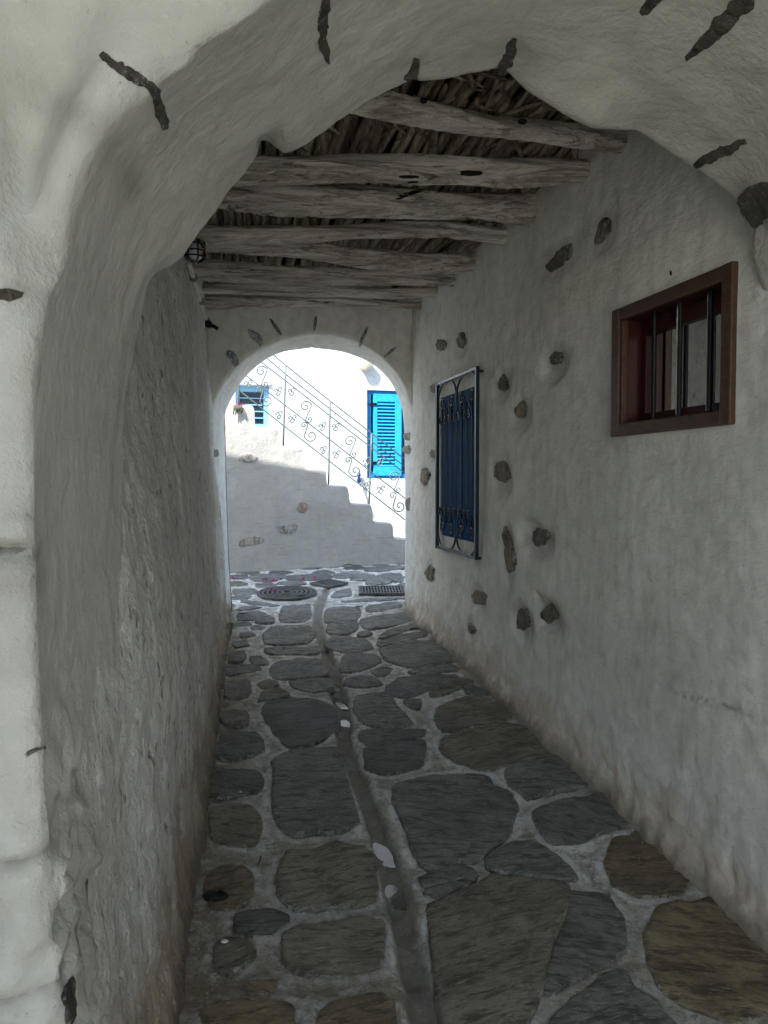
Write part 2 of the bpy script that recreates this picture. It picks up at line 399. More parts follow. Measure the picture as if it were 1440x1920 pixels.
def strip_poly(pts):
    """centre line points (x, y, half width) -> outline"""
    P = np.array(pts, float); T = np.gradient(P[:, :2], axis=0); T /= np.linalg.norm(T, axis=1)[:, None]
    Nn = np.stack([-T[:, 1], T[:, 0]], 1)
    return np.vstack([P[:, :2] + Nn * P[:, 2:3], (P[:, :2] - Nn * P[:, 2:3])[::-1]])
def stripstone(pts, bvh, mat, parent, up=.006, sink=.01, name='stone', jag=.12, seed=0, color=None):
    """long thin stone showing through the plaster, following the surface"""
    P = np.array(pts, float); n = 40
    c = catmull(P, n); T = np.gradient(c[:, :2], axis=0); T /= np.linalg.norm(T, axis=1)[:, None]; Nn = np.stack([-T[:, 1], T[:, 0]], 1)
    V = []
    cols = [(-1, -sink), (-.8, up * .6), (-.3, up), (.3, up), (.8, up * .6), (1, -sink)]
    for i in range(n):
        for s, hh in cols:
            wj = 1 + 3.6 * jag * float(fbm(c[i, 0] * .06, c[i, 1] * .06, s * 3 + seed, 9, 3))
            e = c[i, 2] * s * wj * (1 if 0 < i < n - 1 else .3)
            p = c[i, :2] + Nn[i] * e
            d = ray(*p); h = bvh.ray_cast(Vector(CAM), Vector(d).normalized())
            for _ in range(10):
                if h[0] is not None: break
                p = p + np.array([0, -2.5]); d = ray(*p); h = bvh.ray_cast(Vector(CAM), Vector(d).normalized())
            if h[0] is None: return None
            nn = np.array(h[1]); nn = nn if np.dot(nn, d) < 0 else -nn
            hj = hh + (up * 1.1 * float(vn(c[i, 0] * .15, c[i, 1] * .15, s * 2, seed)) if abs(s) < 1 else 0)
            V.append(np.array(h[0]) + nn * (hj if 0 < i < n - 1 else -sink))
    return mk(name, V, [tuple(f) for f in grid_faces(n, len(cols)).tolist()], mat, parent, color=color, rim=np.tile([1, .8, .25, .25, .8, 1], n))

# ------------------------------------------------------------------ ground
SC = 1440 / 560.
Z7, Z8, Z9, ZB = (340, 1140, SC), (340, 1440, SC), (780, 1140, 1440 / 660.), (400, 1060, 1440 / 380.)
g1, brn, wrm, dk, cool = (1, 1, 1, 1), (1.12, .89, .62, 1), (1.06, .98, .82, 1), (.74, .74, .75, 1), (1.12, 1.13, 1.15, 1)
FS = [
 (Z7, dk, [(400,520),(430,460),(520,440),(620,450),(720,475),(735,540),(735,600),(640,655),(520,675),(455,610)]),
 (Z7, g1, [(455,750),(500,720),(600,705),(750,700),(775,720),(800,870),(830,960),(840,1040),(760,1070),(540,1095),(490,1060),(445,980),(450,860)]),
 (Z7, wrm, [(190,510),(240,500),(310,505),(325,545),(310,575),(230,580),(185,560)]),
 (Z7, g1, [(175,680),(200,620),(290,605),(350,615),(385,650),(390,700),(300,730),(210,740),(175,720)]),
 (Z7, dk, [(135,830),(200,790),(300,785),(370,800),(385,850),(360,895),(250,915),(140,910),(130,870)]),
 (Z7, wrm, [(150,980),(210,955),(320,960),(375,1010),(380,1060),(360,1140),(250,1160),(150,1120),(145,1040)]),
 (Z7, g1, [(845,440),(920,420),(1000,430),(1060,500),(1115,565),(1000,575),(890,570),(860,530),(835,480)]),
 (Z7, g1, [(860,600),(950,588),(1080,590),(1170,590),(1165,625),(1050,635),(960,655),(890,660),(865,640)]),
 (Z7, dk, [(900,700),(940,670),(1050,655),(1160,655),(1175,700),(1160,760),(1080,790),(960,808),(905,770)]),
 (None, cool, [(745,1480),(790,1460),(850,1455),(905,1455),(945,1480),(965,1520),(955,1560),(930,1590),(880,1615),(810,1635),(775,1610),(765,1560),(740,1510)]),
 (Z7, g1, [(700,180),(730,145),(800,140),(900,155),(915,200),(850,215),(770,215),(730,200)]),
 (Z7, g1, [(770,270),(790,230),(850,225),(940,230),(965,265),(900,295),(810,320),(770,300)]),
 (Z7, g1, [(790,345),(860,330),(930,340),(975,370),(920,385),(820,390),(795,370)]),
 (Z7, g1, [(700,90),(760,70),(850,70),(850,105),(800,130),(720,135),(700,115)]),
 (Z7, cool, [(690,20),(720,0),(860,0),(860,55),(760,68),(690,75)]),
 (Z7, g1, [(875,60),(940,40),(1080,25),(1105,65),(1000,95),(900,105),(870,85)]),
 (Z7, g1, [(950,140),(1000,110),(1150,80),(1165,95),(1050,130),(950,155)]),
 (Z7, g1, [(945,170),(1060,135),(1170,120),(1190,140),(1080,165),(960,190)]),
 (Z7, cool, [(975,210),(1040,175),(1150,165),(1220,165),(1290,235),(1300,265),(1200,275),(1090,290),(1020,270),(980,240)]),
 (Z7, g1, [(1085,315),(1180,290),(1300,275),(1340,310),(1200,325),(1100,325)]),
 (Z7, g1, [(985,385),(1060,340),(1200,330),(1330,330),(1320,360),(1210,400),(1100,440),(1000,420)]),
 (Z7, g1, [(860,120),(900,115),(925,130),(890,145),(845,140)]),
 (Z7, g1, [(910,310),(970,290),(1020,300),(990,330),(940,335)]),
 (Z7, cool, [(400,140),(450,95),(540,90),(620,100),(640,140),(610,175),(500,185),(410,180)]),
 (Z7, g1, [(400,205),(500,195),(650,195),(660,225),(540,230),(420,230)]),
 (Z7, cool, [(430,305),(470,265),(560,250),(660,255),(700,330),(560,350),(450,345)]),
 (Z7, g1, [(520,365),(620,350),(720,350),(735,390),(640,410),(570,400)]),
 (Z7, wrm, [(385,420),(430,395),(480,400),(530,430),(440,445),(370,455)]),
 (Z7, dk, [(230,225),(300,215),(310,245),(290,268),(230,265)]),
 (Z7, g1, [(330,240),(380,235),(420,260),(420,280),(340,275)]),
 (Z7, g1, [(215,290),(300,280),(370,285),(390,310),(290,320),(225,335)]),
 (Z7, wrm, [(210,375),(300,350),(330,360),(335,420),(280,445),(210,440)]),
 (Z7, g1, [(330,95),(370,85),(410,95),(390,110),(340,112)]),
 (Z7, g1, [(280,130),(340,125),(360,140),(290,150)]),
 (Z7, g1, [(245,168),(310,160),(330,185),(260,198)]),
 (Z7, g1, [(1070,460),(1120,450),(1160,455),(1150,500),(1110,490)]),
 (Z8, wrm, [(480,470),(520,420),(640,400),(740,380),(880,385),(930,430),(935,600),(920,650),(850,670),(700,685),(560,690),(480,640),(460,560)]),
 (Z8, wrm, [(510,800),(600,770),(720,745),(900,740),(970,760),(980,880),(965,985),(850,1000),(680,1005),(540,990),(490,950),(490,850)]),
 (Z8, brn, [(660,1190),(720,1140),(900,1110),(970,1110),(1010,1150),(1040,1260),(1050,1400),(640,1400)]),
 (Z8, brn, [(110,1190),(200,1145),(400,1130),(510,1145),(545,1200),(560,1300),(550,1400),(90,1400)]),
 (Z8, brn, [(130,520),(190,490),(300,490),(345,530),(345,640),(250,690),(140,680),(110,600)]),
 (Z8, wrm, [(160,860),(230,830),(330,850),(370,890),(340,940),(220,1000),(155,970)]),
 (Z8, brn, [(290,1050),(400,1035),(470,1050),(440,1090),(330,1110)]),
 (Z8, g1, [(1140,540),(1250,490),(1380,480),(1430,510),(1300,560),(1180,580)]),
 (Z9, wrm, [(50,1240),(150,1180),(320,1120),(560,1145),(612,1165),(600,1270),(545,1400),(510,1560),(450,1702),(430,1850),(140,1850),(80,1560),(60,1400)]),
 (Z9, g1, [(628,1170),(780,1190),(850,1280),(860,1400),(780,1460),(620,1540),(540,1600),(530,1560),(565,1400),(618,1270)]),
 (Z9, g1, [(280,1040),(330,990),(400,965),(480,965),(560,1010),(680,1110),(640,1125),(500,1120),(360,1095),(300,1080)]),
 (Z9, g1, [(485,835),(600,800),(760,770),(860,830),(920,870),(880,900),(760,930),(660,975),(560,980),(510,930)]),
 (Z9, g1, [(380,665),(470,625),(590,610),(700,660),(740,705),(700,735),(560,760),(470,790),(400,740),(370,700)]),
 (Z9, wrm, [(80,410),(160,380),(270,370),(380,430),(400,450),(300,490),(200,500),(110,510),(80,460)]),
 (Z9, wrm, [(95,530),(220,500),(380,470),(480,490),(570,570),(540,610),(400,640),(290,670),(180,640),(100,590)]),
 (Z9, brn, [(800,970),(900,920),(990,930),(1060,1000),(1120,1110),(1090,1180),(920,1190),(820,1140),(770,1060)]),
 (Z9, brn, [(970,1250),(1100,1210),(1220,1200),(1330,1290),(1440,1400),(1480,1640),(1300,1700),(1100,1640),(990,1560),(950,1440),(950,1330)]),
 (Z9, g1, [(640,1600),(760,1520),(860,1490),(920,1590),(1040,1702),(1080,1850),(500,1850),(560,1702)]),
 (Z9, g1, [(120,1110),(200,1075),(260,1100),(230,1130),(60,1190),(30,1170)]),
 (Z9, wrm, [(190,290),(240,310),(130,360),(60,370),(50,360),(130,320)]),
 (ZB, cool, [(120,75),(240,70),(245,100),(130,105)]),
 (ZB, cool, [(265,75),(500,70),(520,95),(400,120),(270,115)]),
 (ZB, cool, [(300,135),(400,130),(460,145),(420,162),(310,162)]),
 (ZB, cool, [(130,175),(280,170),(320,195),(280,215),(150,215)]),
 (ZB, cool, [(520,80),(700,65),(840,75),(830,95),(700,110),(560,115),(520,100)]),
 (ZB, cool, [(850,70),(1000,50),(1040,60),(960,95),(870,100)]),
 (ZB, cool, [(970,95),(1060,62),(1160,75),(1060,115),(980,110)]),
 (ZB, cool, [(1080,50),(1090,20),(1340,8),(1350,25),(1200,50)]),
 (ZB, cool, [(1190,75),(1250,60),(1340,70),(1350,120),(1280,120),(1260,90)]),
 (ZB, cool, [(1080,115),(1180,80),(1250,85),(1270,125),(1200,140),(1090,140)]),
 (ZB, cool, [(830,235),(870,190),(970,170),(980,220),(900,232)]),
 (ZB, cool, [(1090,290),(1300,265),(1340,300),(1200,330),(1090,340)]),
 (ZB, cool, [(480,330),(500,300),(680,285),(690,340),(680,400),(500,410),(470,370)]),
 (ZB, cool, [(180,310),(290,290),(340,310),(200,330),(170,325)]),
 (ZB, g1, [(170,350),(300,330),(370,345),(300,390),(180,400)]),
 (ZB, g1, [(290,400),(390,365),(430,385),(430,415),(330,425)]),
 (ZB, cool, [(900,265),(1100,245),(1340,230),(1345,245),(1100,265),(920,272)]),
 (ZB, cool, [(200,250),(330,265),(480,290),(400,300),(300,285),(210,270)]),
]
CH = np.array([(612,1105),(603,1125),(596,1145),(597,1175),(606,1205),(617,1240),(627,1275),(637,1310),(645,1345),(645,1390),(660,1430),(680,1480),(700,1530),(718,1580),(738,1650),(755,1720),(772,1800),(792,1880),(830,2100)], float)
CHW = catmull(np.array([on_ground(*p) for p in CH]), 80)
stonesW = []
def GR(z): return 1.14 if z is ZB else 1.12 if z is Z7 else 1.065
for z, c, P in FS:
    P = np.array(P, float)
    if z: P = np.array(z[:2]) + P / z[2]
    q_ = closed_smooth(P, 20); q_ = q_.mean(0) + (q_ - q_.mean(0)) * GR(z) * 1.01; stonesW.append(np.array([on_ground(*p)[:2] for p in q_]))
def segdist(X, Y, poly, closed=True):
    best = np.full(X.shape, 9.)
    m = len(poly)
    for i in range(m if closed else m - 1):
        a, b = poly[i], poly[(i + 1) % m]; d = b - a; L = np.dot(d, d) + 1e-12
        t = np.clip(((X - a[0]) * d[0] + (Y - a[1]) * d[1]) / L, 0, 1)
        best = np.minimum(best, np.hypot(X - a[0] - t * d[0], Y - a[1] - t * d[1]))
    return best
ys = np.concatenate([np.linspace(1.2, 4.5, 380), np.linspace(4.512, 9.2, 320)]); us = np.linspace(-.12, 1.12, 260)
Yg, Ug = np.meshgrid(ys, us, indexing='ij')
Lx = np.where(Yg < 6.7, -.549 - .168 * (Yg - 2), -1.34 - 1.2 * (Yg - 6.7)) ; Rx = np.where(Yg < 6.9, 1.713 - .23 * Yg, .126 + 1.2 * (Yg - 6.9))
Xg = Lx + (Rx - Lx) * Ug
jd = np.full(Xg.shape, 9.)
for P in stonesW:
    lo, hi = P.min(0) - .09, P.max(0) + .09
    mk_ = (Xg > lo[0]) & (Xg < hi[0]) & (Yg > lo[1]) & (Yg < hi[1])
    if mk_.any(): jd[mk_] = np.minimum(jd[mk_], segdist(Xg[mk_], Yg[mk_], P))
chw = .05 + .012 * vn(Yg * 3, 0, 0, 3)
ins = np.zeros(Xg.shape, bool)
def inside(X, Y, P):
    c = np.zeros(X.shape, bool); m = len(P)
    for i in range(m):
        a, b = P[i], P[(i + 1) % m]
        c ^= ((a[1] > Y) != (b[1] > Y)) & (X < (b[0] - a[0]) * (Y - a[1]) / (b[1] - a[1] + 1e-12) + a[0])
    return c
for P in stonesW:
    lo, hi = P.min(0), P.max(0); mk_ = (Xg > lo[0]) & (Xg < hi[0]) & (Yg > lo[1]) & (Yg < hi[1])
    if mk_.any(): ins[mk_] |= inside(Xg[mk_], Yg[mk_], P)
chd = segdist(Xg, Yg, CHW[:, :2], False)
covers = [(-.91, 7.18, .30), (*on_ground(617, 1097)[:2], .19), (*on_ground(716, 1110)[:2], .27)]
Ls, Rs = np.where(Yg < 6.7, Lx, -3.), np.where(Yg < 6.9, Rx, 3.)
free = np.minimum(np.minimum(jd, chd - .055), np.minimum(Xg - Ls, Rs - Xg))
for x_, y_, r_ in covers: free = np.minimum(free, np.hypot(Xg - x_, Yg - y_) - r_)
free = np.where((Yg > 1.9) & (Yg < 8.9) & ~ins, free, 0); FILL = []
for it in range(110):
    k_ = np.unravel_index(np.argmax(free), free.shape); rad_ = free[k_]
    if rad_ < .032: break
    cx_, cy_ = Xg[k_], Yg[k_]; a_ = random.uniform(0, 6.28); el_ = random.uniform(1.05, 1.35); nn_ = random.choice((5, 6, 7)); P_ = []
    for q in range(nn_):
        th = a_ + 2 * math.pi * q / nn_ + random.uniform(-.2, .2); rr_ = min(rad_, .16) * .88 * random.uniform(.8, 1.05)
        P_.append((cx_ + rr_ * el_ * math.cos(th), cy_ + rr_ * math.sin(th)))
    P_ = np.array(P_); FILL.append(P_); free = np.minimum(free, segdist(Xg, Yg, P_)); jd = np.minimum(jd, segdist(Xg, Yg, P_)); ins |= inside(Xg, Yg, P_)
    free = np.where(np.hypot((Xg - cx_) / el_, Yg - cy_) < min(rad_, .16) * .85, 0, free)
chan = 1 - sm(chw * .55, chw * 1.15, chd)
joint = 1 - sm(.016, .040, jd + .010 * fbm(Xg * 14, Yg * 14, 0, 8))
wall_d = np.minimum(Xg - Lx, Rx - Xg)
dirt = np.clip((1 - sm(.02, .22, wall_d + .07 * fbm(Xg * 5, Yg * 5, 0, 4))) * (Yg < 6.9) + .75 * (1 - sm(1.9, 3.1, Yg + .6 * fbm(Xg * 3, Yg * 3, 0, 14))), 0, 1)
Zg = zf(Yg) + .005 * chan * fbm(Xg * 30, Yg * 16, 0, 12) + .006 * fbm(Xg * 5, Yg * 5, 0, 1) + .004 * fbm(Xg * 22, Yg * 22, 0, 2) + .004 * joint * ~ins - .032 * chan - .012 * (ins & (jd > .012))
PUD = [(629, 1278, .030, .05), (642, 1309, .035, .06), (644, 1342, .040, .06), (720, 1582, .036, .072), (740, 1657, .036, .066)]
PC = [(*on_ground(p, q)[:2], a, b) for p, q, a, b in PUD]
for x_, y_, a_, b_ in PC: Zg = Zg - .019 * np.exp(-(((Xg - x_ - (Yg - y_) * -.3) / a_) ** 2 + ((Yg - y_) / b_) ** 2) ** 1.5)
pav, bv_g = mkgrid('pavement', np.stack([Xg, Yg, Zg], -1), M_mortar, attr={'joint': joint, 'channel': chan, 'dirt': dirt}, flip=True)
tag(pav, kind='structure')
gpl, bv_flat = None, BVHTree.FromPolygons([(-30, -30, zf(-30)), (30, -30, zf(-30)), (30, 30, zf(30)), (-30, 30, zf(30))], [(0, 1, 2, 3)])
for i, (z, c, P) in enumerate(FS):
    v = random.uniform(.88, 1.14)
    embed(P, bv_flat, M_slate, 'flagstone', pav, up=random.uniform(.009, .019), sink=.02, zoom=z, color=(c[0] * v, c[1] * v, c[2] * v, 1), seed=i, edge=.06, jag=.085, rough=.45, grow=GR(z), cuts=2, ca=.06)
for i, P_ in enumerate(FILL):
    Q_ = closed_smooth(P_, 18, 2, .14); c_ = Q_.mean(0); V = []; up_ = random.uniform(.008, .014)
    for f_, h_ in ((1, -.02), (.95, up_ * .7), (.86, up_), (.5, up_)):
        for q in Q_: x, y = c_ + (q - c_) * f_; V.append((x, y, zf(y) + h_ + (.003 * float(fbm(x * 14, y * 14, 0, 3, 2)) if h_ > 0 else 0)))
    V.append((c_[0], c_[1], zf(c_[1]) + up_)); n = 18
    Fc = [(a * n + k, a * n + (k + 1) % n, (a + 1) * n + (k + 1) % n, (a + 1) * n + k) for a in range(3) for k in range(n)] + [(3 * n + k, 3 * n + (k + 1) % n, 4 * n) for k in range(n)]
    v = random.uniform(.85, 1.15); t_ = random.choice((g1, wrm, dk if c_[1] < 5 else cool, cool))
    mk('flagstone', V, Fc, M_slate, pav, color=(t_[0] * v, t_[1] * v, t_[2] * v, 1), rim=np.append(np.repeat([1, .95, .6, 0], n), 0))
# paving out of the picture, near the viewer's feet
for r in range(5):
    for q in range(6):
        x0, y0 = -.35 + q * .42 + random.uniform(-.05, .05) + (r % 2) * .15, -.35 + r * .40
        n = 8; P = []
        for k in range(n):
            a = 2 * math.pi * k / n + .3
            P.append((x0 + .20 * math.copysign(abs(math.cos(a)) ** .6, math.cos(a)) * random.uniform(.85, 1.05), y0 + .17 * math.copysign(abs(math.sin(a)) ** .6, math.sin(a)) * random.uniform(.85, 1.05)))
        if y0 > 1.25: continue
        V = [(x, y, zf(y) - .03) for x, y in P] + [(x, y, zf(y) + .01) for x, y in P] + [(x0, y0, zf(y0) + .014)]
        Fc = [(k, (k + 1) % n, n + (k + 1) % n, n + k) for k in range(n)] + [(n + k, n + (k + 1) % n, 2 * n) for k in range(n)]
        mk('flagstone', V, Fc, M_slate, pav)
big = mk('ground', [(-60, -60, zf(-60) - .05), (60, -60, zf(-60) - .05), (60, 60, zf(60) - .05), (-60, 60, zf(60) - .05)], [(0, 1, 2, 3)], M_street, smooth=False)
tag(big, kind='structure')

# ------------------------------------------------------------------ the near arch
def surf_noise(x, y, z, lump=0.):
    return .016 * fbm(x * 1.6, y * 1.6, z * 1.6, 21, 2) + .004 * fbm(x * 9, y * 9, z * 9, 22, 2) + (.0012 + lump) * fbm(x * 26, y * 26, z * 26, 23, 3)
NP0, NPN = (-.5, 1.15, 0), np.array([-.22, 1, 0.]); FP0 = (-.65, 2.0, 0)
E0p = [(206,2850),(150,2000),(118,1500),(100,1150),(92,900),(85,700),(95,560),(140,380),(200,260),(290,150),(385,70),(480,0),(640,-130),(900,-260),(1200,-300),(1500,-220),(1750,0),(1900,300),(1950,700),(1950,1500),(1950,2600)]
E1p = [(331,1960),(290,1700),(262,1400),(245,1150),(235,950),(234,820),(240,720),(255,640),(270,575),(276,545),(292,520),(340,490),(372,450),(425,375),(470,318),(484,296),(489,272),(505,274),(520,287),(545,291),(600,252),(660,205),(700,180),(745,160),(760,153),(775,148),(790,154),(840,152),(900,143),(925,141),(938,141),(950,149),(985,180),(1040,212),(1100,238),(1150,244),(1190,248),(1240,282),(1290,318),(1300,322),(1330,350),(1372,385),(1384,408),(1400,430),(1402,480),(1415,530),(1440,590),(1470,750),(1480,1200),(1500,1900)]
E0w = np.array([on_plane(*p, NP0, NPN) for p in E0p]); E1w = np.array([on_plane(*p, FP0, NPN) for p in E1p])
def seg_resample(P, anchors, counts, spline=True):
    out = []
    for (a, b), c in zip(zip(anchors[:-1], anchors[1:]), counts):
        s = catmull(P[a:b + 1], c + 1) if spline else None
        out.append(s[:-1] if b != anchors[-1] else s)
    return np.concatenate(out)
cnt = [130, 190, 130, 90]
E0 = seg_resample(E0w, [0, 6, 14, 17, 20], cnt); E1 = seg_resample(E1w, [0, 9, 29, 43, len(E1p) - 1], cnt)
nT = len(E0); vdir = np.array([-.2, 1, 0]); vdir = vdir / np.linalg.norm(vdir); adir = np.array([1, .2, 0.]); adir /= np.linalg.norm(adir)
def outward(E):
    T = np.gradient(E, axis=0); T /= np.linalg.norm(T, axis=1)[:, None]
    for _ in range(12): T[1:-1] = (T[:-2] + T[1:-1] * 2 + T[2:]) / 4
    O = np.cross(T, vdir); O /= np.linalg.norm(O, axis=1)[:, None]
    ctr = np.array([.3, 1.6, 1.2]); s = np.sign(np.sum(O * (E - ctr), 1)); return O * np.where(s == 0, 1, s)[:, None]
O0, O1 = outward(E0), outward(E1)
E1s = E1.copy()
for _ in range(700): E1s[1:-1] = (E1s[:-2] + E1s[1:-1] * 2 + E1s[2:]) / 4
def boxpt(E, w, lo_x, hi_x, hi_z):
    D = E - np.array([.3, E[:, 1].mean(), 1.3]); D[:, 1] = 0
    L = np.full(len(E), 9.)
    with np.errstate(divide='ignore', invalid='ignore'):
        tx = np.where(D[:, 0] < 0, (lo_x - E[:, 0]) / D[:, 0], (hi_x - E[:, 0]) / D[:, 0]); tz = np.where(D[:, 2] > 0, (hi_z - E[:, 2]) / D[:, 2], 99)
    t = np.minimum(tx, tz); R = E + D * t[:, None]; return R
rows = []
rad = .03
for wv in (1.0, .55, .3, .2):
    B = boxpt(E0, wv, -3.2, 3.4, 4.9); A = E0 + O0 * .62; rows.append(('f', A + (B - A) * (wv - .15) / .85))
for wv in np.linspace(.62, .05, 42): rows.append(('f', E0 + O0 * wv))
rows.append(('f', E0 + O0 * .03 + vdir * .003)); rows.append(('f', E0 + O0 * .012 + vdir * .013)); rows.append(('f', E0 + O0 * .003 + vdir * .026))
sN = 64
for i in range(sN + 1):
    s = i / sN; a = E0 + vdir * rad; kk = float(sm(.72, .97, s)); b = E1s * (1 - kk) + E1 * kk - vdir * .03
    sag = .02 * math.sin(math.pi * s)
    rows.append(('s', a * (1 - s) + b * s + (O0 * (1 - s) + O1 * s) * sag))
rows.append(('b', E1 + O1 * .004 - vdir * .012)); rows.append(('b', E1 + O1 * .014)); 
for wv in (.05, .12, .3, .6): rows.append(('b', E1 + O1 * wv + vdir * .005))
A = np.stack([r[1] for r in rows]); kinds = [r[0] for r in rows]
Xa, Ya, Za = A[..., 0], A[..., 1], A[..., 2]
lump = .020 * sm(1.45, .9, Za) * (Ya < 1.45) * (Xa < 0) + .001 * (Xa < 0)
nn = surf_noise(Xa, Ya, Za, lump)
Out = np.stack([O0 * (1 - t) + O1 * t for t in np.clip(np.array([0 if k == 'f' else 1 if k == 'b' else (i - 49) / sN for i, k in enumerate(kinds)]), 0, 1)])
isf = np.array([k == 'f' for k in kinds])[:, None]
A = A + np.where(isf[..., None], vdir * nn[..., None], -Out * nn[..., None])
# the pier stands proud below the springing; soft ridge and hollow on the spandrel above it
xb = -.5 - .24 * (Za - 1.88)
front = np.where(isf, 1, np.clip(1 - (Ya - 1.15 - .22 * (Xa + .5)) / .28, 0, 1))
pier = np.maximum(sm(1.95, 1.80, Za), sm(.02, -.05, Xa - xb) * sm(2.6, 2.3, Za)) * (Xa < .1)
A = A - vdir * (.10 * pier * front)[..., None]
def blob(px, py, L, Wd, ang, P0=NP0):
    c = on_plane(px, py, P0, NPN); dx = (Xa - c[0]); dz = Za - c[2]
    u = dx * math.cos(ang) + dz * math.sin(ang); v = -dx * math.sin(ang) + dz * math.cos(ang)
    return np.exp(-(u / L) ** 2 - (v / Wd) ** 2) * (Ya < 1.5)
A = A - vdir * (.055 * blob(140, 300, .16, .055, math.radians(66)) * isf)[..., None]
A = A + vdir * (.05 * blob(60, 250, .2, .05, math.radians(75)) * isf)[..., None]
A = A + vdir * (.03 * blob(255, 240, .12, .035, math.radians(55)) * isf)[..., None]
# cracks between the blocks of the pier
crk = np.zeros(Xa.shape)
for zc, dep, wz, lim in ((1.497, .05, .008, 1.19), (1.335, .012, .006, 1.15), (1.06, .02, .010, 1.2), (.86, .018, .008, 1.25), (1.87, .008, .01, 1.2)):
    zz = zc + .016 * vn(Xa * 9, Ya * 5, 0, int(zc * 100)) + .12 * (Xa + .5) * (zc == 1.335)
    gsn = np.exp(-((Za - zz) / wz) ** 2) * (Xa < 0) * sm(lim + .06, lim - .02, Ya) 
    A = A + np.array([-.4, 1, 0]) * (dep * gsn)[..., None]; crk = np.maximum(crk, gsn * min(1, dep * 26))
    A = A - np.array([-.4, 1, 0]) * (dep * .35 * np.exp(-((Za - zz - .03) / .02) ** 2) * (Xa < 0) * sm(lim + .06, lim - .02, Ya))[..., None]
arch, bv_arch = mkgrid('archway', A, M_arch, attr={'crack': crk, 'stain_shade': .7 * blob(130, 210, .12, .03, math.radians(-35)) + .6 * np.exp(-((Za - 1.46) / .02) ** 2) * (Xa < 0) * (Ya < 1.25)})
tag(arch, 'big thick white plastered arch in the foreground framing the whole passage', 'arch')
for i, s in enumerate([
    [(188,100,6),(215,122,11),(245,140,12),(275,158,9),(290,175,9),(300,205,12),(311,246,6)],
    [(612,-10,11),(606,40,10),(605,75,10),(614,118,5)],
    [(1240,-15,16),(1220,5,14),(1202,27,5)],
    [(1420,-25,16),(1370,30,18),(1320,80,13),(1284,112,4)],
    [(1400,262,5),(1370,278,12),(1330,296,10),(1301,313,7)],
    [(781,108,5),(775,130,11),(764,152,9)],
    [(965,70,5),(958,95,13),(944,120,12),(934,139,10)]]):
    stripstone(s, bv_arch, M_dark, arch, up=.005, sink=.010, seed=i, jag=.16, color=(1.1, 1.08, 1, 1))
embed([(1445,335),(1395,352),(1372,385),(1378,410),(1398,436),(1420,428),(1460,395),(1470,350)], bv_arch, M_dark, 'stone', arch, up=.012, seed=4, color=(1.6, 1.55, 1.4, 1), toward=(1430, 345))
embed([(-10,545),(20,541),(44,550),(40,562),(10,566),(-12,560)], bv_arch, M_dark, 'stone', arch, up=.004, seed=5, color=(1.5, 1.4, 1.1, 1), jag=.3)
embed([(485,272),(497,270),(512,278),(500,290),(487,288)], bv_arch, M_sch, 'stone', arch, up=.006, seed=6)
embed([(48,1412),(62,1402),(85,1398),(84,1404),(66,1408),(52,1418)], bv_arch, M_dark, 'chipped_patch', arch, up=.003, seed=7, color=(2.2, 2.3, 2.4, 1), jag=.4)
embed([(118,1850),(130,1830),(142,1840),(138,1870),(146,1900),(140,1925),(122,1925),(120,1890),(112,1868)], bv_arch, M_dark, 'stone', arch, up=.003, seed=8, jag=.35)  # dark hole in the pier, its inner shade given as a dark patch

# ------------------------------------------------------------------ right wall with two windows
stR = [(1132,433,19,32,.3,M_sch),(1050,484,30,30,.9,M_dark),(828,646,10,9,.4,M_sch),(866,638,8,13,.2,M_sch),(1046,671,11,12,0,M_dark),(943,718,11,14,0,M_dark),(980,770,11,16,0,M_sch),
 (815,728,7,9,0,M_sch),(943,886,14,20,0,M_sch),(1012,1006,18,17,0,M_dark),(955,1032,11,38,-.15,M_sch),(807,1074,8,15,0,M_sch),(901,1120,12,15,-.4,M_sch),(982,1161,12,18,0,M_dark),(1033,1151,17,16,0,M_dark),
 (886,1180,7,11,-.3,M_sch),(798,895,8,17,0,M_sch),(815,851,9,7,0,M_sch)]
halo = [(1.2,.010),(1.2,.012),(1.3,.012),(1.6,.018),(2.6,.035),(1.9,.028),(1.9,.028),(1.5,.015),(1.8,.03),(1.9,.035),(1.5,.03),(1.4,.015),(1.6,.02),(1.9,.025),(1.9,.035),(1.5,.015),(1.6,.02),(1.5,.012)]
W1 = (2.54, 3.20, 1.82, 2.265); W2 = (4.85, 5.655, 1.195, 2.20)
def brk(b, step):
    out = [b[0]]
    for a, c in zip(b[:-1], b[1:]): out += list(np.linspace(a, c, max(2, int(round((c - a) / step)) + 1)))[1:]
    return np.array(out)
yy = brk([1.3, W1[0], W1[1], W2[0], W2[1], 6.5], .0125); zz = brk(sorted([-.05, W2[2], W1[2], W1[3], W2[3], 3.2]), .0125)
Yw, Zw = np.meshgrid(yy, zz, indexing='ij')
h = zz[None, :] - zf(yy)[:, None]
disp = surf_noise(xr(Yw), Yw, Zw, .0004) * .9
disp = disp + .035 * np.exp(-(h / .07) ** 2) * (1 + .5 * fbm(Yw * 4, Zw * 4, 0, 31)) + .012 * sm(.42, .22, h + .12 * fbm(Yw * 3, Zw * 3, 0, 33)) + .007 * sm(.40, .0, h) * fbm(Yw * 20, Zw * 12, 0, 34, 3)
dirt_shade = np.zeros(Yw.shape)
